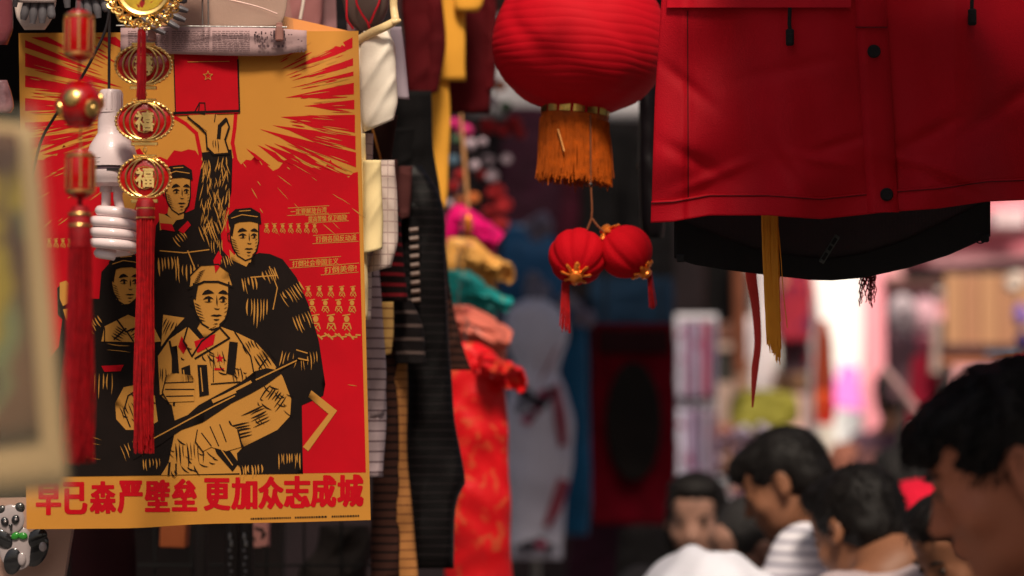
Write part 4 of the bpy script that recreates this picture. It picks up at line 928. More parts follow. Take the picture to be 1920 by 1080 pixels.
# ------------------------------------------------------------------ panda plaque on a pale board
DP = 3.67; s = S(DP)
t = thing('panda_plaque', 'small glossy enamel panda with a green bow tie on the pale board edge', 'ornament', W(40, 1075, DP))
M_PW = mat('white glaze', srgb(160, 148, 148), .15, coat=.8, var=.03, bump=.05); M_PB = mat('black glaze', (.015, .015, .017), .1, coat=.8, var=.1, bump=.1, bs=60); M_PG = mat('green glaze', srgb(44, 130, 40), .15, coat=.7)
def pel(name, cx, cy, rx, ry, m_, lay, rot=0, par=None): b = MB(); b.ball(W(cx, cy, DP - lay * .0012), (rx * s, .004, ry * s), 26, rotm('Y', rot)); return b.build(name, m_, par or t, True)
pel('ear', 4, 956, 9, 9, M_PB, 1); pel('ear', 37, 952, 10, 10, M_PB, 1); hdp = pel('head', 20, 974, 26, 28, M_PW, 2)
for x, y, r_ in ((9, 978, -20), (29, 974, 20)): e_ = pel('eye_patch', x, y, 7.5, 9, M_PB, 5.5, r_, hdp); pel('pupil', x + 1, y, 2.5, 3, M_PW, 8.5, 0, hdp)
pel('nose', 20, 985, 4, 3, M_PB, 6, 0, hdp); pel('mouth', 21, 992, 2.5, 3.5, M_PB, 5.6, 0, hdp)
pel('body', 32, 1028, 34, 42, M_PW, 1); pel('arm', 6, 1010, 14, 22, M_PB, 3.5, -40); pel('arm', 66, 1012, 17, 26, M_PB, 0, 50); pel('leg', 24, 1052, 17, 26, M_PB, 4, 10); pel('leg', 68, 1030, 22, 34, M_PB, .2, 20); pel('paw', 80, 1025, 8, 10, M_PW, 1.2); pel('paw', 41, 1048, 8, 13, M_PW, 5, 0)
b = MB()
for sg in (-1, 1): b.ball(W(36 + sg * 7, 1005, DP - .006), (9 * s, .003, 7 * s), 14, rotm('Y', sg * 20 - 15))
b.build('bow_tie', M_PG, t, True)
b = MB(); b.poly(W([-60, 84, 136, 138, 118, 88, -60], [1300, 1300, 985, 940, 930, 932, 935], [DP + .035] * 7), (0, 1, 0), .02); o = b.build('display_board', mat('pale board', srgb(176, 140, 124), .5, var=.1), None); tag(o, 'pale cream board behind the panda, its edge slanting down', 'board')
# ------------------------------------------------------------------ clothes hung one behind the other beside the poster
WHT = fab('cream white cotton', 244, 232, 214, var=.04); LAV = fab('pale lilac lining', 176, 160, 172, var=.08)
BLK = fab('black knit', 11, 8, 9, var=.3, bump=.4); BRN = fab('dark brown wool', 48, 26, 20, bump=.4)
CREAM = fab('pale yellow cotton', 250, 226, 168, var=.04); PLAID = fab('white windowpane cotton', 220, 200, 190, stripe=[('Z', 58, srgb(180, 154, 148), .12), ('X', 90, srgb(186, 160, 154), .12)])
RSTR = fab('black and red striped knit', 22, 8, 10, stripe=[('Z', 60, srgb(120, 20, 30), .35)]); GOLDC = fab('gold striped cotton', 222, 176, 104, stripe=[('Z', 62, srgb(150, 100, 60), .16)])
TWEED = fab('brown striped tweed', 66, 38, 30, stripe=[('Z', 70, srgb(22, 12, 10), .3)]); GREYP = fab('grey striped cotton', 190, 168, 172, stripe=[('Z', 60, srgb(100, 78, 84), .16)])
RIB = fab('black ribbed knit', 8, 6, 7, rough=.5, var=.2, stripe=[('Z', 66, srgb(30, 24, 26), .14)]); TAN = fab('tan striped cotton', 176, 118, 66, stripe=[('Z', 66, srgb(110, 66, 40), .16)])
MAROON = fab('maroon cloth', 82, 2, 10, var=.2); MAUVE = fab('dusty mauve cloth', 168, 110, 108, var=.1)
def sleeve(parent, m_, d, pts, w, th=.022, seed=0, name='sleeve'):
    """hanging sleeve: centre line in px with half widths"""
    rows = [(y, x - q, x + q) for (x, y), q in zip(pts, w)]
    return ploft(parent, name, m_, d, rows, th, 36, 30, fold=.0035, seed=seed, crease=.006, slant=-.25)
def shirt_thing(label, m_, d, body, sl, w, seed, m2=None, group='clothes hung on the rail beside the poster', cat='shirt', name='shirt', hook=True):
    t = thing(name, label, cat, W(body[0][1], body[0][0], d), group)
    ploft(t, 'body', m_, d, body, .03, 44, 34, fold=.007, seed=seed, crease=.007)
    if sl: sleeve(t, m2 or m_, d - .012, sl, w, seed=seed + 5)
    if hook and body[0][0] < 0:
        xx = (body[0][1] + body[0][2]) / 2; y0 = body[0][0]; b = MB(); b.tube(W([xx, xx, xx + 4, xx - 6], [y0 + 12, y0 - 20, y0 - 34, y0 - 42], [d] * 4), .0015, 6)
        b.tube(W([body[0][1] + 8, xx, body[0][2] - 8], [y0 + 20, y0 + 4, y0 + 20], [d] * 3), .003, 6); b.build('hanger', M_STEEL, t, True)
    return t
# the front white polo whose sleeve opening shows
t = shirt_thing('cream white short sleeved shirt with an open cuff right beside the poster edge', WHT, 3.74, [(70, 560, 682), (120, 540, 690), (200, 540, 684), (320, 540, 681)], None, None, 1)
ploft(t, 'sleeve', WHT, 3.73, [(58, 682, 726), (90, 674, 741), (150, 668, 744), (200, 672, 746), (236, 684, 738)], .034, 40, 30, fold=.004, seed=4, slant=-.42, crease=.010)
ploft(t, 'side_panel', LAV, 3.80, [(50, 715, 752), (120, 720, 762), (185, 722, 768)], .02, 30, 20, fold=.003, seed=6, slant=.1)
ptube(t, 'piping', WHT, [(728, 56, 3.765), (734, 110, 3.76), (740, 182, 3.76)], 3.4)
t = thing('plastic_hanger', 'cream plastic hanger arm bending above the white shirt sleeve', 'hanger', W(720, 0, 3.70))
ptube(t, 'arm', mat('cream plastic', srgb(238, 206, 150), .4, var=.03, coat=.2), [(735, -430, 3.72), (737, -60, 3.70), (738, 10, 3.70), (741, 36, 3.69), (722, 50, 3.69), (700, 60, 3.70), (670, 76, 3.72), (640, 92, 3.74)], [3, 7, 7, 7.5, 8, 8.5, 8, 7], flat=.6); ptube(t, 'end_tip', _M['cream plastic'], [(736, 42, 3.688), (744, 40, 3.688), (751, 38, 3.69)], [6, 5.5, 3])
shirt_thing('dark brown long sleeved coat with an orange piped sleeve behind the white shirt', BRN, 3.90, [(200, 560, 700), (330, 560, 700), (520, 560, 700)], [(720, 215), (714, 260), (708, 330), (704, 420)], [26, 26, 24, 22], 11, cat='coat', name='coat')
ptube(None, 'orange_piping', fab('orange piping', 200, 130, 60), [(697, 236, 3.872), (706, 270, 3.868), (716, 306, 3.868)], 2.4)
tag(bpy.data.objects['orange_piping'], 'thin orange cord lying along the brown coat sleeve', 'cord')
shirt_thing('pale yellow shirt with a broad folded back cuff beside the poster', CREAM, 3.72, [(250, 560, 686), (420, 560, 688), (600, 570, 690)], [(697, 300), (698, 360), (699, 420), (696, 472)], [17, 18, 20, 21], 13)
shirt_thing('white windowpane checked shirt with its cuff just below the yellow one', PLAID, 3.78, [(250, 570, 700), (420, 570, 700), (600, 570, 695)], [(716, 300), (722, 380), (724, 450), (712, 506)], [24, 23, 23, 22], 15)
shirt_thing('black knitted top striped in dark red, hem above the gold sleeve', RSTR, 4.00, [(290, 650, 730), (420, 660, 752), (500, 668, 758), (566, 700, 764)], [(712, 480), (708, 540), (704, 590)], [20, 22, 20], 17)
shirt_thing('gold striped shirt with its sleeve end under the red striped knit', GOLDC, 3.96, [(560, 640, 700), (640, 640, 700), (668, 650, 690)], [(722, 566), (718, 620), (712, 668)], [16, 20, 22], 19)
shirt_thing('grey white striped long shirt hanging lowest along the poster edge', GREYP, 3.94, [(500, 640, 712), (600, 640, 716), (700, 650, 722), (800, 655, 724), (894, 660, 718)], [(694, 500), (702, 600), (706, 700), (704, 780)], [16, 16, 18, 17], 21)
shirt_thing('brown and tan striped cardigan reaching the bottom of the picture', TAN, 4.10, [(560, 700, 762), (700, 716, 764), (850, 722, 764), (1000, 728, 778), (1110, 726, 786)], [(730, 640), (726, 760), (724, 900), (722, 1090)], [18, 24, 26, 28], 23, m2=TWEED, cat='cardigan', name='cardigan')
t = shirt_thing('long black ribbed knit coat with shiny ridges, widest of the hanging clothes', RIB, 4.16, [(310, 752, 790), (370, 748, 826), (430, 752, 836), (520, 756, 836), (620, 756, 842), (760, 758, 850), (860, 758, 866), (905, 760, 872), (940, 762, 856), (1010, 764, 852), (1066, 768, 850)], [(778, 380), (772, 470), (766, 560), (772, 660)], [24, 26, 30, 36], 25, cat='coat', name='coat')
for k in range(9): b = MB(); b.tube(W([774 - 6 + k * .5, 784 + k * .5], [432 + k * 16.5, 430 + k * 16.5], [4.115, 4.115]), .004, 8); b.build('toggle', mat('horn toggle', srgb(132, 104, 92), .35), t, True)
shirt_thing('black knit pullover hanging between the white shirt and the maroon coat', BLK, 4.22, [(170, 738, 808), (260, 742, 812), (370, 748, 826), (480, 756, 838), (560, 770, 842)], [(760, 240), (752, 300), (748, 380)], [20, 22, 20], 27)
shirt_thing('rose brown velvet jacket with one narrow sleeve showing above the ribbed coat', fab('rose brown velvet', 84, 44, 42), 4.12, [(300, 700, 745), (400, 705, 748), (480, 706, 750)], [(760, 312), (758, 360), (756, 410)], [13, 14, 12], 29, cat='jacket', name='jacket')
shirt_thing('brown striped tweed jacket whose pointed hem sticks out over the red dress', TWEED, 4.30, [(500, 800, 838), (580, 806, 850), (660, 812, 872), (694, 820, 884)], [(812, 560), (826, 620), (832, 700)], [10, 12, 8], 31, cat='jacket', name='jacket', m2=LAV)
shirt_thing('dark striped pullover with grey striped cuff over the cardigan', fab('charcoal striped knit', 20, 14, 15, stripe=[('Z', 44, srgb(90, 74, 70), .25)]), 4.06, [(560, 735, 770), (620, 738, 794), (682, 742, 800)], None, None, 33)
# maroon coats further back
shirt_thing('dark maroon jacket hanging behind the white shirt', MAROON, 4.55, [(-140, 756, 806), (0, 752, 818), (100, 758, 824), (176, 764, 812)], [(812, -20), (818, 80), (808, 176)], [16, 18, 14], 41, cat='jacket', name='jacket', group='maroon jackets behind the yellow shirt')
shirt_thing('dark maroon jacket hanging behind the yellow shirt and the paper lantern', MAROON, 4.75, [(-140, 826, 880), (0, 820, 924), (120, 826, 922), (212, 836, 918)], [(916, -20), (920, 80), (915, 170)], [14, 14, 12], 43, cat='jacket', name='jacket', group='maroon jackets behind the yellow shirt')
# tops above the poster
shirt_thing('dusty mauve blouse hanging above the poster', MAUVE, 3.95, [(-140, 470, 560), (-40, 480, 606), (30, 500, 604), (90, 510, 600)], None, None, 45, cat='blouse', name='blouse', group='tops hanging above the poster')
shirt_thing('mauve and black striped top hanging at the top above the poster corner', fab('mauve and black broad stripes', 150, 110, 112, stripe=[('X', 24, (.01, .008, .01), .42)]), 4.0, [(-140, 590, 650), (-40, 580, 664), (70, 586, 668), (110, 590, 668)], None, None, 47, cat='top', name='knit_top', group='tops hanging above the poster')
ptube(None, 'plastic_strap', mat('white strap', srgb(240, 220, 206), .4), [(572, -60, 3.8), (569, 0, 3.8), (563, 36, 3.8)], 3.2); tag(bpy.data.objects['plastic_strap'], 'white plastic loop end dangling above the orange sheet', 'strap')
t = thing('sports_cap', 'taupe cloth cap with red piping hanging point down over the poster corner', 'cap', W(690, 0, 3.78))
ploft(t, 'crown', fab('taupe nylon', 104, 86, 80, rough=.5), 3.78, [(-90, 640, 722), (-30, 640, 730), (10, 644, 728), (38, 652, 718), (62, 676, 694)], .03, 40, 26, fold=.004, seed=3)
for P in ([(668, -40, 3.745), (668, 0, 3.745), (676, 22, 3.745), (690, 44, 3.75), (694, 58, 3.76)], [(716, -40, 3.75), (712, 0, 3.75), (702, 24, 3.75), (694, 44, 3.755)], [(650, -30, 3.755), (650, 30, 3.76), (662, 54, 3.77)]): ptube(t, 'red_piping', fab('red piping', 220, 40, 56), P, 2.2)
# work gloves on white cards in the top left corner, and the loose plastic bag
GLV = mat('grey rubber glove dip', srgb(96, 92, 96), .4, var=.2)
def glove(label, x0, y0, d, rot, n=5, sp=17, ln=56):
    t = thing('work_glove', label, 'glove', W(x0, y0, d), 'work gloves hanging in the top left corner')
    ca, sa = math.cos(R(rot)), math.sin(R(rot)); T = lambda x, y: (x0 + x * ca - y * sa, y0 + x * sa + y * ca)
    for k in range(4):
        xx = (k - 1.5) * sp; a, b_, c_ = T(xx * .7, -ln), T(xx, -ln * .3), T(xx * 1.05, [-2, 4, 2, -8][k] - 3)
        ptube(t, 'finger', GLV, [(*a, d), (*b_, d - .003), (*c_, d - .002)], [7.5, 8, 5.5], flat=.8)
    a, b_, c_ = T(-sp * 1.9, -ln * 1.6), T(-sp * 2.6, -ln * .9), T(-sp * 2.7, -ln * .5); ptube(t, 'thumb', GLV, [(*a, d), (*b_, d - .003), (*c_, d - .002)], [8, 8, 5.5], flat=.8)
    P = [T(-sp * 2.2, -ln * .8), T(sp * 2.2, -ln * .8), T(sp * 2.0, -ln * 2.2), T(-sp * 2.0, -ln * 2.2)]; ploft(t, 'palm', fab('white knitted glove', 206, 190, 184), d, [(y0 - ln * 2.4, x0 - sp * 1.8, x0 + sp * 1.8), (y0 - ln * 1.4, x0 - sp * 2.2, x0 + sp * 2.2), (y0 - ln * .7, x0 - sp * 2.1, x0 + sp * 2.1)], .012, 30, 14, fold=.002, hollow=False)
    return t
glove('grey fingered work glove hanging top left, its fingers above the poster corner', 70, 44, 3.56, 4)
glove('grey fingered work glove hanging between the barrel lantern and the medallion', 176, 36, 3.58, -8)
glove('grey fingered work glove pointing right beside the frilled medallion', 350, 30, 3.58, -68, ln=50)
ploft(None, 'white_card', fab('white glove card', 226, 206, 196), 3.60, [(-120, 20, 110), (-20, 24, 108), (30, 30, 100), (56, 46, 84)], .006, 30, 16, fold=.001, hollow=False, seed=2); tag(bpy.data.objects['white_card'], 'white rounded card behind the grey glove fingers', 'card')
ploft(None, 'pouch', fab('mauve vinyl', 120, 60, 66, rough=.25, coat=.5), 3.5, [(-100, -60, 20), (-20, -58, 24), (50, -50, 25), (84, -30, 14)], .02, 30, 20, fold=.002, seed=4, hollow=False); tag(bpy.data.objects['pouch'], 'glossy mauve pouch with pale rim in the top left corner', 'pouch')
ploft(None, 'trinket', mat('glossy clear and silver trinket', srgb(120, 84, 88), .12, coat=.8, var=.5, vs=50), 3.5, [(150, -30, 14), (175, -30, 22), (200, -30, 26), (212, -20, 20)], .015, 30, 16, fold=.002, seed=5, hollow=False); tag(bpy.data.objects['trinket'], 'glossy grey trinket at the left edge above the wrapped picture', 'trinket')
t = thing('plastic_bag', 'crumpled clear plastic bag with a beige insert above the newspaper strip', 'bag', W(440, 0, 3.62))
ploft(t, 'beige_insert', fab('beige lining paper', 186, 150, 136, var=.1), 3.645, [(-160, 300, 540), (0, 305, 538), (46, 312, 528), (60, 330, 470)], .004, 40, 16, fold=.003, seed=8, hollow=False)
quadsheet('clear_film', [(296, -160), (520, -160), (552, 62), (300, 60)], M_CELLO, t, .0008, 3.615, 22, .004, 5)
ptube(t, 'film_edge', mat('pale film edge', srgb(236, 196, 184), .2), [(400, -6, 3.61), (450, 4, 3.61), (488, 14, 3.61), (520, 26, 3.61)], 1.3)
# ------------------------------------------------------------------ yellow shirt strips, red paper behind them
YEL = fab('golden yellow cotton', 238, 168, 60, var=.08)
t = thing('yellow_banner', 'golden yellow cloth banner with a long tail hanging left of the paper lantern', 'banner', W(850, 0, 4.6))
ploft(t, 'upper_cloth', YEL, 4.6, [(-160, 842, 880), (-20, 830, 874), (60, 816, 872), (120, 806, 872), (152, 804, 874)], .012, 36, 26, fold=.004, seed=3, hollow=False)
ploft(t, 'side_flap', YEL, 4.58, [(-150, 850, 900), (-10, 852, 908), (14, 852, 903), (22, 856, 896)], .01, 30, 16, fold=.002, seed=5, hollow=False)
ploft(t, 'tail', YEL, 4.61, [(140, 804, 842), (220, 802, 844), (300, 806, 842), (360, 814, 839), (392, 822, 835)], .012, 30, 26, fold=.005, seed=7, hollow=False)
# ------------------------------------------------------------------ big paper lantern
DL = 3.92; s = S(DL)
M_LPAPER = mat('red lantern paper', srgb(196, 0, 24), .75, var=.1, vs=5, bump=.2, bs=40, spec=.2)
t = thing('paper_lantern', 'large round ribbed red paper lantern with a gold band and an orange fringe', 'lantern', W(1090, -70, DL))
LC = W(1088, 85, DL); TL = rotm('Y', 4.5)
def lp(v): return LC + TL @ np.asarray(v, float)
n = 96; m = 200; V = []
for j in range(m + 1):
    ph = -math.pi / 2 + .31 + (math.pi - .64) * j / m; z = (128 if ph < 0 else 156) * s * math.sin(ph); r0 = 167 * s * math.cos(ph) ** (.86 if ph < 0 else .9)
    for i in range(n):
        a = i / n * 6.283; w = 26 * (z / (304 * s)) * 1.0
        rb = .0008 * abs(math.sin(math.pi * (j / m * 23))) ** .6 * (1 if True else 0)
        dent = -.0030 * max(0, math.sin(a * 5 + 1.5 * math.sin(z * 30) + .6)) ** 3 + .0012 * math.sin(a * 3 + z * 25)
        r = r0 - .0016 + rb + dent; zz = z + .0012 * math.sin(a * 7 + j * .12)
        V.append(TL @ np.array([r * math.cos(a), r * math.sin(a), zz]) + LC)
Fc = [(j * n + i, j * n + (i + 1) % n, (j + 1) * n + (i + 1) % n, (j + 1) * n + i) for j in range(m) for i in range(n)]
mk('paper_shade', V, Fc, M_LPAPER, t)
b = MB(); b.lathe(lp((0, 0, -126 * s)), [(58 * s, -8 * s), (62 * s, -7 * s), (64 * s, 17 * s), (60 * s, 18 * s)], 64, M=TL); b.build('collar', M_LPAPER, t, True)
b = MB()
for k in range(15):
    a0 = k / 15 * 6.283; q = np.linspace(a0 + .03, a0 + .36, 5); V = []
    for zz in (-6, 13):
        for a in q: V.append(lp((64.6 * s * math.cos(a), 64.6 * s * math.sin(a), (-126 + zz) * s)))
    for zz in (-6, 13):
        for a in q: V.append(lp((63.6 * s * math.cos(a), 63.6 * s * math.sin(a), (-126 + zz) * s)))
    Fq = [(i, i + 1, i + 6, i + 5) for i in range(4)] + [(i + 10, i + 15, i + 16, i + 11) for i in range(4)]; b.add(V, Fq)
b.build('foil_band', M_OLDGOLD, t)
b = MB(); b.lathe(lp((0, 0, 150 * s)), [(60 * s, -6 * s), (64 * s, 0), (60 * s, 14 * s)], 48, M=TL); b.build('top_ring', M_OLDGOLD, t, True)
M_FRINGE = mat('orange gold fringe', srgb(176, 80, 12), .6, var=.3, vs=60, spec=.2, bump=.3)
rg = np.random.default_rng(9); b = MB()
b.lathe(lp((0, 0, -141 * s)), [(61 * s, -9 * s), (63.5 * s, -8 * s), (63.5 * s, 8 * s), (61 * s, 9 * s)], 48, M=TL, cap=False)
for i in range(760):
    a = rg.uniform(0, 6.283); q = 63 + rg.uniform(-1.5, 1.8); L_ = 112 + rg.uniform(-9, 7) * (1 + (rg.uniform() < .08) * 1.5); tt = np.linspace(0, 1, 7); dx = rg.normal() * 3.2; ph = rg.uniform(0, 6.28)
    P = np.stack([(q * math.cos(a) + dx * tt + 1.2 * np.sin(tt * 6 + ph)) * s * (1 + .03 * tt), (q * math.sin(a) + dx * .4 * tt) * s, (-142 - L_ * tt) * s], 1); top = TL @ P[0]; 
    Wp = LC + top + (P - P[0]) * np.array([1, 1, 1]); b.tube(Wp, .00095, 3, cap=False)
b.build('fringe', M_FRINGE, t, True, 'stuff')
hang_cord(t, 1092, -560, -100, DL, .0015, M_REDCORD)
ptube(t, 'tag_string', mat('orange string', srgb(220, 150, 80), .6), [(1046, 242, DL - .06), (1052, 262, DL - .065), (1058, 284, DL - .07)], 1.8)
# ------------------------------------------------------------------ pair of little velvet lanterns
M_VELV = mat('red velvet', srgb(182, 0, 18), .85, spec=.15, var=.1, bump=.4, bs=500); M_ORG = mat('orange gold plastic', srgb(232, 130, 50), .3, .55, var=.2)
DS = 3.86; s = S(DS)
def small_lantern(label, px, py, r, axis, stub=1.0):
    ax = np.array(axis, float); ax /= np.linalg.norm(ax); ux = np.cross([0, 1, 0], ax); ux /= np.linalg.norm(ux); uy = np.cross(ax, ux); Mx = np.stack([ux, uy, ax], 1)
    t = thing('small_lantern', label, 'lantern', W(px, py, DS), 'pair of little velvet lanterns on one string'); c = W(px, py, DS); R0 = r * s
    n, m = 72, 40; V = []
    for j in range(m + 1):
        ph = -math.pi / 2 + .1 + (math.pi - .2) * j / m
        for i in range(n):
            a = i / n * 6.283; q = R0 * math.cos(ph) * (1 - .05 * abs(math.sin(a * 4)) ** 8 * 1.6); V.append(c + Mx @ np.array([q * math.cos(a), q * math.sin(a), R0 * .97 * math.sin(ph)]))
    Fc = [(j * n + i, j * n + (i + 1) % n, (j + 1) * n + (i + 1) % n, (j + 1) * n + i) for j in range(m) for i in range(n)]; Fc += [tuple(range(n - 1, -1, -1)), tuple(m * n + i for i in range(n))]
    mk('velvet_ball', V, Fc, M_VELV, t)
    for sg in (-1, 1):
        p0 = c + ax * sg * R0 * .93; b = MB(); b.lathe(p0, [(12 * s, -sg * 4 * s), (15 * s, sg * 2 * s), (11 * s, sg * 9 * s), (12 * s, sg * 13 * s), (6 * s, sg * 17 * s)], 18, M=Mx); b.build('gold_cap', M_ORG, t, True)
        b = MB()
        for k in range(8):
            a = k / 8 * 6.283; d_ = Mx @ np.array([math.cos(a), math.sin(a), 0]); P = [c + Mx @ (np.array([math.cos(a) * math.sin(q), math.sin(a) * math.sin(q), sg * math.cos(q)]) * (R0 * 1.02)) for q in (.16, .30, .46, .54)]; b.tube(P, [4 * s, 6 * s, 5 * s, 1.5 * s], 8, flat=.5)
            b.ball(P[2], 3.5 * s, 8)
        b.build('gold_petals', M_ORG, t, True)
    e = c - ax * R0 * 1.12
    return t, c, e, ax
t1, c1, e1, a1 = small_lantern('left one of the two little red velvet lanterns, its gold underside turned to the viewer', 1083, 481, 55, (.08, .72, .70))
rg = np.random.default_rng(4)
b = MB()
for i in range(60):
    tt = np.linspace(0, 1, 6); dx = rg.uniform(-13, 6); L_ = rg.choice([62, 92]) * rg.uniform(.85, 1.05); p = W(1063 + dx * .7, 528, DS - .012); P = p + np.stack([dx * .35 * tt * s, rg.normal() * 3 * s * tt, -L_ * tt * s + 0 * tt], 1); b.tube(P, .0008, 3, cap=False)
b.build('tassel', M_REDSILK, t1, True)
t2, c2, e2, a2 = small_lantern('right one of the two little red velvet lanterns, tilted with its gold end pointing right', 1173, 472, 51, (-.64, .12, .72))
b = MB()
for i in range(34):
    tt = np.linspace(0, 1, 6); p = W(1216 + rg.uniform(-3, 3), 494, DS); P = p + np.stack([(rg.normal() * 2 + 8) * tt * s, rg.normal() * 2 * s * tt, -rg.uniform(70, 86) * tt * s], 1); b.tube(P, .0008, 3, cap=False)
b.build('tassel', M_REDSILK, t2, True)
t = thing('lantern_string', 'brown twisted string under the paper lantern that forks to the two little lanterns', 'string', W(1109, 340, DS)); M_STR = mat('brown string', srgb(120, 68, 40), .8, bump=.6)
ptube(t, 'string', M_STR, [(1107, 215, DS), (1108, 345, DS), (1110, 390, DS), (1109, 412, DS)], 2.0)
ptube(t, 'fork', M_STR, [(1109, 410, DS), (1102, 428, DS), (1096, 440, DS + .01)], 2.2); ptube(t, 'fork', M_STR, [(1110, 410, DS), (1121, 424, DS), (1136, 438, DS)], 2.2); b = MB(); b.ball(W(1107, 346, DS), 5 * s, 10); b.build('knot', M_BLKCORD, t, True)
# ------------------------------------------------------------------ red rain jacket
DJ = 3.50; s = S(DJ)
M_JK = mat('red rain jacket cloth', srgb(186, 0, 26), .7, var=.1, vs=7, bump=.35, bs=500, spec=.22)
M_JB = mat('black jacket trim', (.008, .008, .009), .7, var=.3, bump=.2); M_LIN = mat('grey mesh lining', srgb(66, 54, 58), .8, var=.15, bump=.6, bs=700, stripe=[('X', 520, (.02, .016, .018), .4)])
jk = thing('rain_jacket', 'bright red rain jacket with black snaps and a dropped black back hem', 'jacket', W(1610, -300, DJ))
def jsurf(x, y):
    """depth of the jacket front at photo pixel"""
    u = (x - 1610) / 400; v = y / 420
    d = DJ - .035 * (1 - np.clip(u, -1, 1) ** 2) + .09 * np.clip(-u - .82, 0, 1) * 2 + .10 * np.clip(u - .45, 0, 2)
    d = d + .013 * np.sin(u * 9 + v * 1.6) * np.clip(v + .3, 0, 1) + .004 * np.sin(u * 21 - v * 3 + 1)
    d = d + .008 * np.sin(v * 11 + u * 5 + 2) * np.exp(-((u + .75) / .2) ** 2) + .009 * np.sin(v * 9 - u * 6) * np.exp(-((u - .55) / .25) ** 2)
    d = d + .009 * np.sin((u * 7 + v * 8) + 1.2 * np.sin(u * 3)) * np.exp(-((v - .78) / .16) ** 2) - .004 * np.exp(-((u + .28 - .5 * (v - .8)) / .05) ** 2 - ((v - .8) / .2) ** 2)
    d = d -  .014 * np.exp(-((x - (1606 + y * .045) - 26) / 30.) ** 2) * 1.0       # stiff placket
    d = d + .004 * np.exp(-((x - 1290) / 8.) ** 2)
    for cx_, cy_, sx_, sy_, an_, am_ in ((1300, 300, 60, 14, .5, .008), (1340, 330, 70, 10, -.4, -.007), (1500, 345, 60, 12, .9, .008), (1540, 300, 50, 9, .2, -.007), (1575, 270, 60, 9, -.3, .006), (1700, 300, 70, 12, .3, -.008), (1745, 250, 60, 12, -.5, .009), (1780, 340, 60, 10, .4, .008), (1290, 160, 60, 12, .7, .006), (1880, 200, 80, 16, -.6, .010), (1480, 130, 90, 14, -.2, .004)):
        dx_, dy_ = x - cx_, y - cy_; p_ = dx_ * math.cos(an_) + dy_ * math.sin(an_); q_ = -dx_ * math.sin(an_) + dy_ * math.cos(an_); d = d + am_ * np.exp(-(p_ / sx_) ** 2 - (q_ / sy_) ** 2)
    return d
def jhem(x): x = np.asarray(x, float); return np.interp(x, [1220, 1262, 1330, 1440, 1540, 1625, 1660, 1760, 1850, 2010], [418, 416, 404, 404, 411, 402, 398, 391, 378, 372])
def jleft(y): return np.interp(y, [-260, 0, 180, 300, 418], [1262, 1240, 1228, 1224, 1221])
def jgrid(x0f, x1f, y0f, y1f, nx, ny, off, lay_th, name, m_, back=None):
    V = []; yy = []
    for side in (0, 1):
        for j in range(ny + 1):
            for i in range(nx + 1):
                u, v = i / nx, j / ny; xg = 1221 + u * 789; y1 = float(y1f(xg)); y0 = float(y0f(xg)); y = y0 + (y1 - y0) * v; xl, xr = x0f(y), x1f(y); x = xl + (xr - xl) * u
                V.append(W(x, y, jsurf(x, y) - off + side * lay_th))
    n1 = (nx + 1) * (ny + 1); Fc = []
    for j in range(ny):
        for i in range(nx): a = j * (nx + 1) + i; Fc += [(a, a + nx + 1, a + nx + 2, a + 1), (a + n1, a + n1 + 1, a + n1 + nx + 2, a + n1 + nx + 1)]
    for i in range(nx): a = ny * (nx + 1) + i; Fc.append((a, a + n1, a + n1 + 1, a + 1)); a = i; Fc.append((a, a + 1, a + 1 + n1, a + n1))
    for j in range(ny):
        a = j * (nx + 1); c = a + nx + 1; Fc.append((a, a + n1, c + n1, c)); a += nx; c += nx; Fc.append((a, c, c + n1, a + n1))
    return mk(name, V, Fc, m_, jk)
jgrid(lambda y: float(jleft(y)), lambda y: 2010, lambda x: -420, lambda x: float(jhem(x)) - 4, 180, 150, 0, .0022, 'shell', M_JK)
jgrid(lambda y: float(jleft(y)) - 1, lambda y: 2010, lambda x: float(jhem(x)) - 41 + .01 * (x - 1221) * 0, jhem, 180, 10, .0028, .0045, 'hem_band', M_JK)
jgrid(lambda y: float(jleft(y)) - 1, lambda y: 2010, lambda x: float(jhem(x)) - 38 , lambda x: float(jhem(x)) - 36, 180, 1, .0044, .0010, 'hem_stitching', mat('dark red thread', srgb(96, 4, 12), .8))
def jstrip(name, xf, w, y0, y1, off, th, m_, n=60):
    V = []
    for sd_ in (0, 1):
        for j in range(n + 1):
            y = y0 + (y1 - y0) * j / n
            for k in range(4):
                x = xf(y) + w * k / 3; V.append(W(x, y, jsurf(x, y) - off + sd_ * th))
    n1 = (n + 1) * 4; Fc = []
    for j in range(n):
        for k in range(3): a = j * 4 + k; Fc += [(a, a + 4, a + 5, a + 1), (a + n1, a + n1 + 1, a + n1 + 5, a + n1 + 4)]
        for k in (0, 3): a = j * 4 + k; Fc.append((a, a + n1, a + 4 + n1, a + 4) if k == 0 else (a, a + 4, a + 4 + n1, a + n1))
    return mk(name, V, Fc, m_, jk)
jstrip('placket', lambda y: 1603 + y * .060, 58, -420, 398, .0050, .004, M_JK)
jstrip('pocket_seam', lambda y: 1288 + y * .004, 2.2, 20, 372, .0012, .001, _M['dark red thread'])
def jhstrip(name, x0, x1, yf, h, off, th, m_, n=60):
    V = []
    for sd_ in (0, 1):
        for i in range(n + 1):
            x = x0 + (x1 - x0) * i / n
            for k in range(3): y = yf(x) + h * k / 2; V.append(W(x, y, jsurf(x, y) - off * (1 + .5 * (k == 2)) + sd_ * th))
    n1 = (n + 1) * 3; Fc = []
    for i in range(n):
        for k in range(2): a = i * 3 + k; Fc += [(a, a + 1, a + 4, a + 3), (a + n1, a + n1 + 3, a + n1 + 4, a + n1 + 1)]
        for k in (0, 2): a = i * 3 + k; Fc.append((a, a + 3, a + 3 + n1, a + n1))
    Fc += [(0, n1, n1 + 1, 1), (1, n1 + 1, n1 + 2, 2)]
    return mk(name, V, Fc, m_, jk)
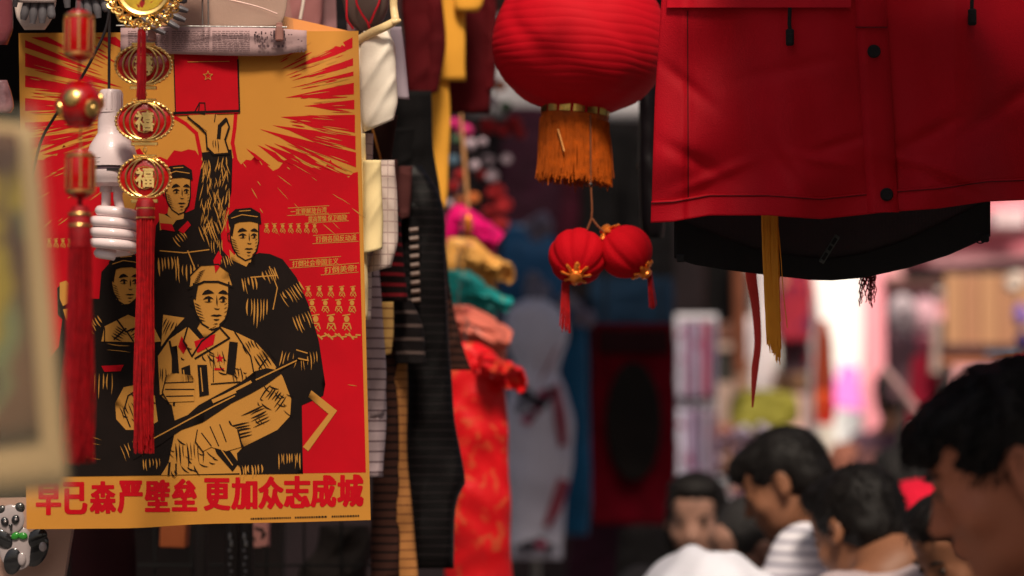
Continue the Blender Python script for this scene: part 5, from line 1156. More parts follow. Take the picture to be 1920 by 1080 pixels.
jhstrip('pocket_flap', 1250, 1596, lambda x: -70, 84, .006, .003, M_JK); jhstrip('pocket_flap', 1662, 2005, lambda x: -60, 34, .006, .003, M_JK)
jhstrip('front_seam', 1604, 1664, lambda x: 50, 2, .0062, .001, _M['dark red thread'])
for x, y in ((1638, 97), (1662, 365), (1628, -150)):
    b = MB(); c = W(x, y, float(jsurf(x, y)) - .005); b.lathe(c, [(12 * s, .001), (12.5 * s, .004), (10 * s, .0062), (6 * s, .0058), (.0001, .0064)], 24, M=rotm('X', 90)); b.build('snap_button', M_JB, jk, True)
def zpull(x, y0, y1):
    d = float(jsurf(x, y1)) - .012; b = MB(); b.tube(W([x, x - 1, x + 1], [y0, (y0 + y1) / 2, y1 - 14], [d] * 3), .0028, 8, flat=.6); c = W(x, y1 - 6, d); b.box(c, (.0058, .004, .012), bev=.002); b.box(c + [0, -.004, -.002], (.0036, .001, .007), bev=.0005); b.build('zip_pull', M_JB, jk, True)
zpull(1481, 14, 76); zpull(1823, -8, 38)
# dropped back hem with its grey mesh lining showing below the front
def jback(name, ytop, ybot, m_, off, th, x0=1264, x1=1857):
    nx, ny = 60, 14; V = []
    for sd_ in (0, 1):
        for j in range(ny + 1):
            for i in range(nx + 1):
                u, v = i / nx, j / ny; x = x0 + (x1 - x0) * u; y = float(ytop(x)) * (1 - v) + float(ybot(x)) * v
                V.append(W(x, y, DJ + .17 - .10 * (2 * u - 1) ** 2 + off + sd_ * th + .004 * math.sin(u * 13)))
    n1 = (nx + 1) * (ny + 1); Fc = []
    for j in range(ny):
        for i in range(nx): a = j * (nx + 1) + i; Fc += [(a, a + nx + 1, a + nx + 2, a + 1), (a + n1, a + n1 + 1, a + n1 + nx + 2, a + n1 + nx + 1)]
    for i in range(nx): a = ny * (nx + 1) + i; Fc.append((a, a + n1, a + n1 + 1, a + 1))
    for j in range(ny): a = j * (nx + 1); c = a + nx + 1; Fc.append((a, a + n1, c + n1, c)); a += nx; c += nx; Fc.append((a, c, c + n1, a + n1))
    return mk(name, V, Fc, m_, jk)
XB = [1264, 1300, 1360, 1440, 1520, 1560, 1620, 1700, 1780, 1857]
jbt = lambda x: np.interp(x, XB, [484, 496, 506, 516, 525, 526, 521, 503, 478, 443])
jback('back_lining', lambda x: 60, lambda x: jbt(x) - np.interp(x, [1264, 1400, 1700, 1857], [60, 30, 36, 62]) , M_LIN, 0, .002)
jback('back_hem', lambda x: jbt(x) - np.interp(x, [1264, 1330, 1420, 1560, 1680, 1780, 1857], [80, 66, 44, 40, 50, 66, 70]), jbt, M_JB, -.006, .006)
for x0, x1, w in ((1268, 1285, 8), (1838, 1855, 8)):
    b = MB(); yy_ = float(jbt(x0 + 5)); b.box(W((x0 + x1) / 2, yy_ - 3, DJ + .06), (w * s, .004, 8 * s), bev=.002); b.build('hem_tab', M_JB, jk)
a = np.linspace(0, 6.283, 25); b = MB(); b.tube(W(1838 + 11 * np.cos(a), 446 + 10 * np.sin(a), np.full(25, DJ + .06)), .0010, 6, cap=False); b.build('cord_ring', M_JB, jk, True)
c = W(1555, 467, DJ + .13); b = MB(); Mz = rotm('Y', 32); b.box(c, (5.5 * s, .0015, 31 * s), Mz, bev=.0012); o = b.build('size_tag', mat('grey tag plastic', srgb(70, 76, 74), .4), jk)
b = MB()
for zz, hh in ((18, 7), (2, 5), (-17, 8)): b.box(c + Mz @ np.array([0, -.0018, zz * s]), (3.2 * s, .0006, hh * s), Mz, bev=.0003)
b.build('tag_marks', M_JB, jk)
jl = thing('quilted_jacket', 'black quilted jacket half hidden behind the paper lantern and the red jacket', 'jacket', W(1230, -200, 4.3))
ploft(jl, 'body', fab('black quilted nylon', 16, 10, 14, rough=.45), 4.3, [(-200, 1215, 1330), (60, 1210, 1330), (180, 1200, 1330), (315, 1194, 1330)], .05, 44, 50, fold=.006, seed=3, crease=.008)
ploft(jl, 'sleeve', _M['black quilted nylon'], 4.25, [(-200, 1212, 1240), (0, 1208, 1236), (200, 1198, 1230), (420, 1200, 1246), (446, 1206, 1244)], .04, 40, 44, fold=.005, seed=9, crease=.008)
# ------------------------------------------------------------------ loose ends hanging below the jacket
t = thing('silk_tassel', 'long golden yellow tassel hanging below the red jacket hem', 'tassel', W(1444, 360, 3.59)); s4 = S(3.44)
M_YT = mat('golden silk thread', srgb(244, 168, 50), .5, var=.1, vs=6, bump=0, stripe=[('X', 700, srgb(204, 126, 24), .35)]); rg = np.random.default_rng(21); b = MB()
for i in range(420):
    u = rg.uniform(-1, 1); L_ = max(120, 266 - rg.exponential(34) + rg.normal() * 7 - (1 - u) * 16) if i < 380 else 60 + rg.uniform(0, 170); tt = np.linspace(0, 1, 8); x = 1443 + u * 14.5 + (8 - u * 3) * tt ** 1.4 + rg.normal() * (1.0 + (i > 400) * 4) * tt + .8 * np.sin(tt * 8 + rg.uniform(0, 6))
    b.tube(W(x, 392 + L_ * 1.08 * tt, 3.585 + rg.uniform(-.004, .004) + 0 * tt), .00075, 3, cap=False)
b.build('threads', M_YT, t, True)
ploft(t, 'flat_band', M_YT, 3.59, [(360, 1429, 1459), (400, 1429, 1459), (480, 1430, 1460), (520, 1432, 1461), (560, 1436, 1461)], .0035, 30, 40, fold=.0008, seed=2, hollow=False)
ptube(None, 'ribbon', mat('coral red ribbon', srgb(226, 56, 50), .45, sheen=.2), [(1403, 440, 3.8), (1409, 520, 3.8), (1417, 575, 3.8), (1421, 640, 3.8), (1416, 690, 3.8), (1413, 730, 3.8), (1411, 764, 3.8)], [10, 10.5, 8, 6.5, 6.5, 4, 1.5], flat=.15); tag(bpy.data.objects['ribbon'], 'thin coral red ribbon tapering to a point beside the yellow tassel', 'ribbon')
t = thing('silk_tassel', 'short dark red knotted tassel peeping out below the black back hem', 'tassel', W(1628, 440, 3.62)); rg = np.random.default_rng(31); b = MB(); s5 = S(3.7)
for i in range(38):
    tt = np.linspace(0, 1, 22); x0 = 1614 + rg.uniform(0, 28); L_ = rg.uniform(66, 118); f = rg.uniform(24, 40); ph = rg.uniform(0, 6)
    b.tube(W(x0 + 1.6 * np.sin(tt * f + ph) + rg.normal() * 2 * tt, 460 + L_ * tt, 3.72 + rg.uniform(-.008, .008) + .0006 * np.cos(tt * f + ph)), .0008, 4, cap=False)
b.build('twisted_threads', mat('dark crimson thread', srgb(122, 8, 18), .6, bump=.4), t, True)
# ------------------------------------------------------------------ silk dresses hung in a steep row
def brocade(name, c, g, sc=26, th=.56): return mat(name, srgb(*c), .45, var=.12, vs=12, sheen=.0, spec=.35, bump=.2, spots=[(sc, srgb(*g), th)])
def dress(label, m_, d, body, sl, seed, cuff=None, gp='silk dresses hung in a steep row'):
    t = thing('silk_dress', label, 'dress', W((body[0][1] + body[0][2]) / 2, body[0][0], d), gp)
    ploft(t, 'body', m_, d, body, .035, 56, 40, fold=.014, seed=seed, crease=.012)
    if sl:
        rg = np.random.default_rng(seed); (x0, y0, w0), (x1, y1, w1) = sl; tt = np.linspace(0, 1, 22); b = MB()
        P = W(x0 + (x1 - x0) * tt, y0 + (y1 - y0) * tt ** 1.2, d - .05 + .02 * np.sin(tt * 5 + seed)); r = (w0 + (w1 - w0) * tt) * S(d) * (1 + .05 * np.sin(tt * 19 + seed)); b.tube(P, r, 28, flat=.55)
        V = b.v[0]; n_ = len(V); q = np.arange(n_) % 28 / 28 * 6.283; g_ = np.arange(n_) // 28 / 22; V += (np.sin(q * 5 + g_ * 9 + seed) * .006 + np.sin(q * 9 - g_ * 14) * .004)[:, None] * np.array([[.3, 1, .5]]); b.v[0] = V
        b.f = b.f[:-1]; last = (22 - 1) * 28; c_ = V[last:last + 28].mean(0); inner = c_ + (V[last:last + 28] - c_) * .86; deep = c_ + (V[last - 28 * 3:last - 28 * 2] - V[last - 28 * 3:last - 28 * 2].mean(0)) * .8 - (P[-1] - P[-4]) * .8
        k0 = b.n; b.add(np.concatenate([inner, deep]), [(k, (k + 1) % 28, (k + 1) % 28 + 28, k + 28) for k in range(28)] + [tuple(range(28, 56))]); b.f += [(last + k, last + (k + 1) % 28, k0 + (k + 1) % 28, k0 + k) for k in range(28)]
        b.build('sleeve', m_, t, True)
    xx = (body[0][1] + body[0][2]) / 2; y0 = body[0][0]; b = MB(); b.tube(W([xx, xx, xx + 5, xx - 4], [y0 + 8, y0 - 26, y0 - 40, y0 - 46], [d] * 4), .002, 6); b.build('hanger_hook', M_STEEL, t, True)
    return t
dress('magenta silk dress, topmost of the steep row, its folded shoulder showing', brocade('magenta brocade', (226, 8, 110), (214, 40, 60), 18, .58), 5.6, [(384, 850, 872), (410, 836, 908), (450, 832, 930), (520, 836, 920), (800, 836, 900)], [(872, 412, 26), (936, 452, 24)], 3)
dress('yellow gold silk dress with a puffed sleeve above the turquoise one', brocade('gold satin', (228, 166, 84), (206, 130, 60), 12, .56), 5.4, [(446, 840, 890), (480, 834, 920), (540, 836, 930), (800, 836, 900)], [(868, 480, 30), (950, 512, 30)], 5)
dress('turquoise silk dress squeezed between the gold and the salmon pink ones', brocade('turquoise brocade', (30, 150, 146), (150, 150, 110), 20, .60), 5.2, [(506, 836, 880), (530, 838, 910), (590, 842, 930), (800, 850, 900)], [(868, 538, 28), (946, 572, 24)], 7)
dress('salmon pink silk dress just above the long red one', brocade('salmon satin', (222, 116, 96), (200, 90, 80), 14, .58), 5.0, [(572, 840, 880), (600, 848, 930), (660, 856, 950), (900, 860, 920)], [(874, 604, 32), (950, 636, 32)], 9)
dress('long bright red silk dress with gold flowers, nearest and lowest of the row', brocade('red gold brocade', (222, 14, 24), (214, 74, 44), 24, .57), 4.8, [(642, 850, 896), (664, 836, 930), (720, 826, 948), (800, 824, 952), (900, 828, 956), (1000, 832, 958), (1140, 836, 962)], [(900, 678, 34), (968, 712, 36)], 11)
t = thing('hanging_string', 'thin tan cord with an orange bead running down to the magenta dress', 'string', W(870, 200, 5.3)); ptube(t, 'string', mat('tan cord', srgb(196, 140, 90), .6), [(862, -200, 5.3), (863, 160, 5.3), (870, 290, 5.3), (878, 392, 5.3)], [1, 1.5, 4, 3.5]); b = MB(); b.ball(W(878, 420, 5.3), (.010, .010, .024), 12); b.build('bead', M_ORG, t, True)
# ------------------------------------------------------------------ white dress, blue dress and other clothes deeper in the stall
WSAT = mat('white printed satin', srgb(216, 212, 230), .5, var=.06, vs=6, sheen=.3, spots=[(3.4, srgb(150, 60, 86), .66), (4.2, srgb(30, 30, 40), .69)])
t = thing('white_dress', 'white sleeveless dress with dark flowers and wine red sashes behind the red one', 'dress', W(1005, 1045, 7.6))
ploft(t, 'bodice', WSAT, 7.6, [(560, 985, 1020), (584, 950, 1052), (620, 946, 1066), (680, 962, 1050), (704, 966, 1046)], .10, 60, 34, fold=.01, seed=2, hollow=False)
ploft(t, 'skirt', WSAT, 7.6, [(700, 966, 1046), (740, 952, 1064), (800, 944, 1076), (860, 946, 1074), (930, 950, 1062), (1000, 952, 1056), (1048, 956, 1054)], .11, 60, 50, fold=.012, seed=4)
b = MB()
for cx, cy, r in ((985, 740, 15), (1010, 756, 17), (1030, 738, 13), (996, 778, 10), (975, 764, 9), (990, 1024, 14), (1012, 1018, 13), (1032, 1028, 11), (972, 1028, 9)):
    b = MB()
    for k in range(6): a = k * 1.047; b.ball(W(cx + r * .6 * math.cos(a), cy + r * .5 * math.sin(a), 7.5), (r * .5 * S(7.5), .006, r * .42 * S(7.5)), 8)
    b.build('dark_flower', mat('charcoal flower print', srgb(44, 38, 48), .7), t, True)
b = MB()
for cx, cy, r in ((1018, 738, 9), (988, 788, 10), (1006, 770, 6), (1014, 1022, 9)): b = MB(); b.ball(W(cx, cy, 7.49), (r * S(7.5), .006, r * .9 * S(7.5)), 10); b.build('pink_flower', mat('rose flower print', srgb(170, 40, 84), .7), t, True)
for P, w in (([(1042, 720, 7.5), (1050, 780, 7.49), (1056, 836, 7.5)], [6, 11, 8]), ([(1058, 900, 7.5), (1042, 950, 7.49), (1024, 988, 7.5)], [12, 12, 6]), ([(1046, 650, 7.5), (1026, 690, 7.49), (1014, 712, 7.5)], [6, 8, 5])): ptube(t, 'sash', mat('wine red sash', srgb(150, 60, 78), .6), P, w, flat=.3)
b = MB(); b.tube(W([1005, 1005], [1046, 1500], [7.6, 7.6]), .012, 10); b.build('stand', M_STEEL, t, True)
def folded(label, px, py, rx, ry, d, m_, name='ruffle_bow', cat='bow', gp=None, seed=0):
    """soft bunch of cloth petals"""
    rg = np.random.default_rng(seed); t = thing(name, label, cat, W(px, py, d), gp); s_ = S(d)
    for k in range(5):
        a = rg.uniform(0, 6.28); b = MB(); q = .45; b.ball(W(px + q * rx * math.cos(a), py + q * ry * math.sin(a), d + rg.uniform(-.04, .04)), (rx * .6 * s_, .05, ry * .55 * s_), 14, rotm('Y', rg.uniform(-50, 50))); b.build('fold', m_, t, True)
    return t
PALE = fab('pale grey tulle', 130, 124, 138, var=.1)
folded('pale grey cloth bow on a dark dress above the white bow', 1011, 425, 26, 30, 8.2, fab('dim grey tulle', 120, 110, 126), seed=1)
folded('pale grey cloth bow just above the white dress', 1008, 538, 26, 34, 7.9, PALE, seed=2)
folded('small grey cloth bow to the right of the white dress', 1094, 590, 22, 30, 8.0, fab('dim grey tulle', 120, 110, 126), seed=3)
folded('small pale grey cloth bow lying on the neck of the white dress', 1062, 566, 24, 16, 7.8, PALE, seed=4)
BLUE = fab('deep blue satin', 12, 46, 78, rough=.45); NAVY = fab('navy satin', 10, 14, 30, rough=.5); BLUL = fab('bright blue satin', 24, 86, 124, rough=.45)
shirt_thing('deep blue satin dress just behind the white dress on its right', BLUL, 8.1, [(560, 1056, 1084), (640, 1054, 1102), (760, 1052, 1104), (900, 1050, 1110), (1004, 1056, 1102)], None, None, 51, cat='dress', name='satin_dress', group='blue dresses behind the white one')
shirt_thing('navy satin dress between the blue dress and the wine red rug', NAVY, 8.3, [(560, 1084, 1110), (640, 1086, 1124), (760, 1084, 1128), (900, 1080, 1130), (984, 1086, 1128)], None, None, 53, cat='dress', name='satin_dress', group='blue dresses behind the white one')
shirt_thing('mid blue satin dress whose shoulder shows left above the white dress', BLUE, 8.5, [(420, 950, 1020), (470, 940, 1050), (560, 936, 1062), (800, 936, 1062)], None, None, 55, cat='dress', name='satin_dress', group='blue dresses behind the white one')
shirt_thing('blue satin wrap under the right little lantern', fab('blue grey satin', 14, 38, 60), 8.6, [(520, 1110, 1260), (560, 1104, 1264), (612, 1108, 1262)], None, None, 57, cat='wrap', name='satin_wrap', group=None)
# wine red rug with a dark oval
RUG = mat('wine red rug pile', srgb(96, 2, 20), .95, var=.25, vs=14, bump=.8, bs=200, spec=.1); RUGD = mat('near black rug pile', (.008, .005, .004), .95, var=.3, bump=.8, bs=200)
t = thing('rug', 'wine red hanging rug with a dark brown oval in its middle', 'rug', W(1188, 600, 7.4))
ploft(t, 'pile', RUG, 7.4, [(606, 1112, 1265), (700, 1110, 1266), (850, 1108, 1268), (984, 1112, 1264)], .012, 50, 30, fold=.01, seed=3, hollow=False)
b = MB(); b.lathe(W(1188, 790, 7.365), [(.0001, 0), (52 * S(7.4), 0), (50 * S(7.4), .016), (.0001, .018)], 40, M=rotm('X', 90), cap=False, sy=2.15); b.build('oval_medallion', RUGD, t, True)
b = MB(); b.box(W(1188, 640, 7.375), (66 * S(7.4), .006, 22 * S(7.4)), bev=.003); b.build('border_bar', mat('dark brown rug pile', srgb(40, 4, 8), .95, bump=.8), t)
for k in range(2): b = MB(); b.tube(W([1135 + k * 105] * 2, [606, 200], [7.4] * 2), .004, 6); b.build('cord', M_BLKCORD, t, True)
# dark clothes in the shade above
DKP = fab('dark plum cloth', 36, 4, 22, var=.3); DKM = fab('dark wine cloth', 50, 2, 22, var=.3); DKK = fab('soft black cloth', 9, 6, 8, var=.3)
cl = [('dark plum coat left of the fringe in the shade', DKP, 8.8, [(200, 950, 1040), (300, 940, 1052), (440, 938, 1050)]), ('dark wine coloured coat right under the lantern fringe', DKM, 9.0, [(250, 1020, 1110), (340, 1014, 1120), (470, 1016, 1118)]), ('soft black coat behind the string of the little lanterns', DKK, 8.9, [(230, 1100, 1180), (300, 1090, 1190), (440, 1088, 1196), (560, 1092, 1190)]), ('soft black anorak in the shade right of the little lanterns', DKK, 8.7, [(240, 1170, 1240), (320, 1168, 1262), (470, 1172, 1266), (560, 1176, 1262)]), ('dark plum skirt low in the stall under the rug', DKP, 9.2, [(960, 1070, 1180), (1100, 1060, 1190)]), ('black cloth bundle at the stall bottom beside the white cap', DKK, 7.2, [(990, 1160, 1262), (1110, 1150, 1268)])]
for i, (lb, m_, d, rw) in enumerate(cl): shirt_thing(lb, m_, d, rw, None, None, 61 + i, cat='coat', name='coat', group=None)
# garland of paper flowers
FC = {'pink': srgb(214, 40, 120), 'red': srgb(150, 8, 18), 'white': srgb(170, 150, 160), 'green': srgb(80, 110, 80), 'orange': srgb(210, 110, 50), 'blue': srgb(80, 110, 130)}
fm = {k: mat(k + ' crepe paper', v, .8, sheen=.2) for k, v in FC.items()}
def garland(label, spots, d, seed):
    rg = np.random.default_rng(seed); t = thing('flower_garland', label, 'garland', W(spots[0][0], spots[0][1] - 40, d)); s_ = S(d)
    ptube(t, 'garland_cord', M_BLKCORD, [(x, y, d + .02) for x, y, _, _ in spots[:: max(1, len(spots) // 6)]], 2)
    for x, y, r, c in spots:
        b = MB()
        for k in range(7):
            a = k * .9 + rg.uniform(0, .5); q = r * .25 if k else 0; tl = Matrix.Rotation(rg.uniform(-.8, .8), 3, 'X') @ Matrix.Rotation(rg.uniform(-.8, .8), 3, 'Y'); b.ball(W(x + q * math.cos(a), y + q * math.sin(a), d + rg.uniform(-.03, .03)), (r * (.55 if k else .8) * s_, r * (.18 if k else .6) * s_, r * (.5 if k else .7) * s_), 8, np.array(tl))
        b.build('flower', fm[c], t, True)
    return t
garland('garland of blurred pink, white and red paper flowers beside the yellow cloth', [(852, 232, 16, 'pink'), (872, 246, 20, 'pink'), (858, 262, 14, 'green'), (880, 270, 18, 'white'), (905, 266, 12, 'white'), (850, 300, 14, 'blue'), (864, 330, 18, 'red'), (890, 310, 14, 'white'), (850, 350, 16, 'red'), (862, 376, 14, 'orange'), (888, 372, 16, 'orange'), (846, 380, 12, 'white')], 6.0, 1)
garland('garland of blurred red and pale flowers hanging left of the lantern fringe', [(925, 150, 12, 'white'), (938, 160, 16, 'orange'), (925, 190, 14, 'white'), (948, 200, 16, 'green'), (915, 236, 22, 'red'), (945, 244, 20, 'red'), (965, 232, 20, 'red'), (975, 250, 16, 'red'), (915, 300, 16, 'white'), (950, 298, 14, 'white'), (922, 330, 18, 'white'), (930, 360, 24, 'red'), (945, 385, 22, 'red'), (920, 400, 22, 'red'), (940, 420, 20, 'red'), (905, 330, 14, 'red')], 6.5, 2)
# backs and covers of the dark stall
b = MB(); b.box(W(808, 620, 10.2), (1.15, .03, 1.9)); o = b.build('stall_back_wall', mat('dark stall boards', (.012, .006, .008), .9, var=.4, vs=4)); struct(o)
o = quadsheet('grey_tarpaulin', [(880, -220), (1262, -220), (1262, 226), (880, 216)], mat('pale grey tarpaulin', srgb(176, 172, 176), .5, var=.1, vs=3, bump=.3, bs=20), None, .01, 9.6, 16, .04, 2); tag(o, 'pale grey tarpaulin behind the paper lantern, its lower edge in the shade', 'tarpaulin')
# ------------------------------------------------------------------ inside of the near stall under the poster
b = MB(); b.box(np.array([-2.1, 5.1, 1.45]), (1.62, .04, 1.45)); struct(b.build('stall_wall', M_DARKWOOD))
b = MB(); b.box(np.array([-2.2, 6.9, 1.45]), (.03, 1.8, 1.45)); 
t = thing('wire_rack', 'black wire grid rack in the dark below the poster', 'rack', W(500, 1080, 4.5))
for k in range(9): b = MB(); b.tube(W([150 + k * 70] * 2, [960, 1160], [4.5] * 2), .0022, 6); b.build('wire', M_BLACKMETAL, t, True)
for y in (1060, 1130): b = MB(); b.tube(W([130, 730], [y, y], [4.49] * 2), .0025, 6); b.build('wire', M_BLACKMETAL, t, True)
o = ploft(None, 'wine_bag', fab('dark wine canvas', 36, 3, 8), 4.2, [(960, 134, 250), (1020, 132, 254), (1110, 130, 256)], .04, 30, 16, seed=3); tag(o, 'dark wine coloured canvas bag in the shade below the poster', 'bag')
b = MB(); b.box(W(328, 1000, 4.3), (24 * S(4.3), .03, 25 * S(4.3)), rotm('Y', 2), bev=.002); o = b.build('orange_box', mat('orange card', srgb(176, 92, 50), .8, var=.15, bump=.4, bs=60)); tag(o, 'small orange cardboard box hung just below the poster', 'box')
b = MB(); b.box(W(488, 1000, 4.35), (17 * S(4.3), .02, 26 * S(4.3)), bev=.002); o = b.build('picture_card', mat('pink card', srgb(206, 140, 130), .6, spots=[(40, (.02, .01, .01), .52), (30, srgb(180, 20, 40), .62)])); tag(o, 'small pink card with a dark figure below the poster', 'card')
for i, (x, lb) in enumerate(((376, 'dark belt hanging third from the orange box'), (435, 'black belt with a shiny studded strap below the poster'), (462, 'dark belt next to the pink card'))):
    t = thing('belt', lb, 'belt', W(x, 985, 4.25), 'belts hanging below the poster'); ploft(t, 'strap', mat('black leather', (.02, .015, .015), .4, bump=.4), 4.25, [(960, x - 13, x + 13), (1120, x - 13, x + 13)], .006, 20, 14, fold=.001, hollow=False)
    if i:
        b = MB()
        for k in range(7): b.ball(W(x - 4 + (k % 2) * 3, 1006 + k * 13, 4.238), (3 * S(4.2), .003, (7 if k < 2 else 3) * S(4.2)), 8)
        b.build('studs', M_STEEL, t, True)
for P, lb in (([(650, 1000, 4.6), (700, 1010, 4.6), (690, 1060, 4.6), (600, 1040, 4.6)], 'grey checked cloth in the dark under the poster'), ): 
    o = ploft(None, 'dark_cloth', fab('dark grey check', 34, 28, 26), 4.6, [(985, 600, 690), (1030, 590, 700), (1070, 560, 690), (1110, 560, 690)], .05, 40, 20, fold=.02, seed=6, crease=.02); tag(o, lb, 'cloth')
# ------------------------------------------------------------------ far street: right hand side
def plain_box(name, label, cat, px0, px1, py0, py1, d, depth, m_, group=None, bev=.01):
    b = MB(); c = W((px0 + px1) / 2, (py0 + py1) / 2, d) + np.array([0, depth / 2, 0]); b.box(c, ((px1 - px0) / 2 * S(d), depth / 2, (py1 - py0) / 2 * S(d)), bev=bev); o = b.build(name, m_); tag(o, label, cat, group); return o
# buildings standing at the end of the market street
def building(label, x0, x1, y, depth, h, m_, floors, cols, wm, z0=0):
    t = thing('building', label, 'building', ((x0 + x1) / 2, y, 0)); 
    b = MB(); b.box(((x0 + x1) / 2, y + depth / 2, h / 2), ((x1 - x0) / 2, depth / 2, h / 2)); wl = b.build('wall', m_, t)
    for f_ in range(floors):
        for c_ in range(cols):
            cx = x0 + (x1 - x0) * (c_ + .5) / cols; cz = 3.4 + f_ * 3.0; w = (x1 - x0) / cols * .3
            b = MB(); b.box((cx, y - .03, cz + .3), (w, .05, .75), bev=.01); fr = b.build('window', mat('window frame paint', (.6, .58, .55), .5), t); b = MB(); b.box((cx, y - .085, cz + .3), (w - .08, .008, .67)); b.build('pane', wm, fr)
    for f_ in range(floors): b = MB(); b.box(((x0 + x1) / 2, y - .09, 2.6 + f_ * 3.0), ((x1 - x0) / 2, .09, .08), bev=.02); b.build('ledge', m_, t)
    return t
GL = mat('dark window glass', (.05, .06, .07), .08, bump=0)
building('white plastered house at the bright end of the street', 4.0, 12, 46, 8, 13, mat('white render', (.82, .82, .78), .9, vs=.6, var=.04), 3, 4, GL)
building('pink plastered house on the right of the bright gap', 4.15, 14, 27.5, 9, 11, mat('pink render', (.80, .40, .42), .9, vs=.8, var=.06), 3, 5, GL)
building('grey concrete block far behind on the left of the street', -14, 1.2, 34, 8, 12, mat('grey render', (.42, .40, .38), .9, vs=.8, var=.1), 3, 7, GL)
# pink sheet wall and awning, tan hoarding, stall at the right
t = thing('hoarding', 'tan boarded hoarding with a dark foot rail above the young man on the right', 'hoarding', W(1830, 640, 11.0)); dh = 11.0
for k in range(5):
    b = MB(); x = 1771 + k * 33; b.box(W(x + 16, 580, dh), (15.6 * S(dh), .02, 66 * S(dh)), bev=.004); b.build('board', mat('tan board', srgb(190, 138, 106), .8, var=.1, vs=2) if k % 2 else mat('tan board light', srgb(200, 150, 112), .8, var=.1, vs=2), t)
b = MB(); b.box(W(1850, 652, dh - .05), (86 * S(dh), .03, 7 * S(dh)), bev=.004); b.build('foot_rail', mat('brown grey rail', srgb(96, 66, 66), .7), t)
b = MB(); b.box(W(1850, 672, dh - .02), (86 * S(dh), .03, 12 * S(dh)), bev=.004); b.build('lower_board', mat('orange tan board', srgb(206, 130, 96), .8), t)
b = MB(); b.box(W(1880, 664, dh - .10), (30 * S(dh), .01, 5 * S(dh)), bev=.004); b.build('blue_strip', mat('pale blue strip', srgb(120, 150, 176), .7), t)
for x in (1775, 1925): b = MB(); b.tube(W([x, x], [600, 1140], [dh + .05] * 2), .03, 8); b.build('post', M_STEEL, t, True)
M_PAWN = mat('pink awning cloth', srgb(240, 140, 156), .7, var=.05, vs=2)
o = quadsheet('pink_awning', [(1700, 380), (2100, 360), (2100, 500), (1690, 500)], M_PAWN, None, .01, 11.6, 14, .05, 1); tag(o, 'pink cloth awning under the right end of the jacket', 'awning')
o = quadsheet('grey_valance', [(1740, 478), (2100, 470), (2100, 506), (1740, 512)], fab('grey pink valance', 160, 116, 122), None, .01, 11.4, 14, .03, 1); tag(o, 'greyish pink valance hanging from the awning on the right', 'valance')
plain_box('white_lamp_box', 'bright pinkish white sign box under the right end of the jacket', 'sign', 1862, 1925, 392, 428, 11.3, .2, fab('pinkish white plastic', 250, 214, 220))
o = quadsheet('pink_sheet', [(1614, 470), (1668, 470), (1662, 860), (1622, 860)], fab('light pink sheet', 240, 156, 168, var=.04), None, .01, 18, 14, .03, 5, 1.2); tag(o, 'light pink sheet standing in for a pink wall, sloped to catch the sun', 'sheet')  # stands in for a pink wall, leaned back so the sun brightens it
o = quadsheet('pink_glow_sheet', [(1580, 676), (1610, 690), (1618, 772), (1548, 764)], fab('vivid pink sheet', 255, 140, 225, var=.04), None, .01, 17.5, 10, .02, 5, .4); tag(o, 'vivid pink sheet standing in for the glow low in the bright gap', 'cloth')  # pink glow of the gap, given as a leaning coloured sheet
o = quadsheet('glare_sheet', [(1510, 470), (1618, 470), (1614, 860), (1560, 860)], fab('white sheet', 252, 252, 250, var=.02), None, .01, 19.5, 14, .03, 5, 1.9); tag(o, 'white sheet added for the glare in the gap, sloped to catch the sun', 'sheet')  # added for the bright open sky, leaned back to take full sun
# clothes stall with mannequins right of the gap
STR = [(1660, 1756, 512, 760, 12.2)]
plain_box('backcloth', 'dark plum backcloth of the stall with white shirt fronts', 'panel', 1664, 1756, 522, 800, 12.9, .1, fab('dark plum panel', 72, 40, 52))
plain_box('stall_board', 'brown grey fascia board slanting over the mannequin stall', 'board', 1656, 1768, 520, 542, 12.4, .05, fab('brown grey board', 120, 88, 84))
ploft(None, 'black_banner', fab('black cloth far', 28, 24, 26), 12.3, [(500, 1690, 1770), (512, 1692, 1772), (524, 1700, 1770)], .02, 24, 8, seed=2, hollow=False); tag(bpy.data.objects['black_banner'], 'black cloth rolled above the mannequin stall', 'cloth')
def mannequin(label, cx, cy, d, m1, m2, seed, gp):
    t = thing('mannequin', label, 'mannequin', W(cx, cy + 130, d), gp); s_ = S(d)
    b = MB(); b.ball(W(cx, cy, d), (.075, .085, .105), 14); b.tube(W([cx, cx], [cy + 20, cy + 42], [d, d]), .045, 10); b.build('head', m1, t, True)
    ploft(t, 'garment', m2, d, [(cy + 36, cx - 8, cx + 8), (cy + 52, cx - 30, cx + 30), (cy + 90, cx - 26, cx + 26), (cy + 160, cx - 30, cx + 30)], .10, 36, 20, fold=.01, seed=seed); b = MB(); b.tube(W([cx, cx], [cy + 150, cy + 420], [d, d]), .02, 8); b.build('stand', M_STEEL, t, True)
MWH = fab('white mannequin', 226, 210, 218); 
mannequin('white headed mannequin in dark red, left of the pair in the far stall', 1692, 590, 12.1, MWH, fab('plum blouse', 120, 90, 100), 1, 'mannequins in the far stall')
mannequin('white headed mannequin in pale pink, right of the pair in the far stall', 1733, 594, 12.3, fab('pale pink mannequin', 222, 176, 190), fab('wine blouse', 110, 40, 60), 2, 'mannequins in the far stall')
shirt_thing('wine red blouse at the foot of the mannequin stall above the young man', fab('wine red far', 140, 20, 46), 11.6, [(668, 1712, 1750), (700, 1706, 1762), (800, 1700, 1770)], None, None, 71, cat='blouse', name='blouse', group=None)
shirt_thing('pale cream blouse right of the mannequins', fab('cream far', 196, 172, 164), 11.5, [(600, 1752, 1772), (640, 1746, 1776), (700, 1744, 1780)], None, None, 73, cat='blouse', name='blouse', group=None)
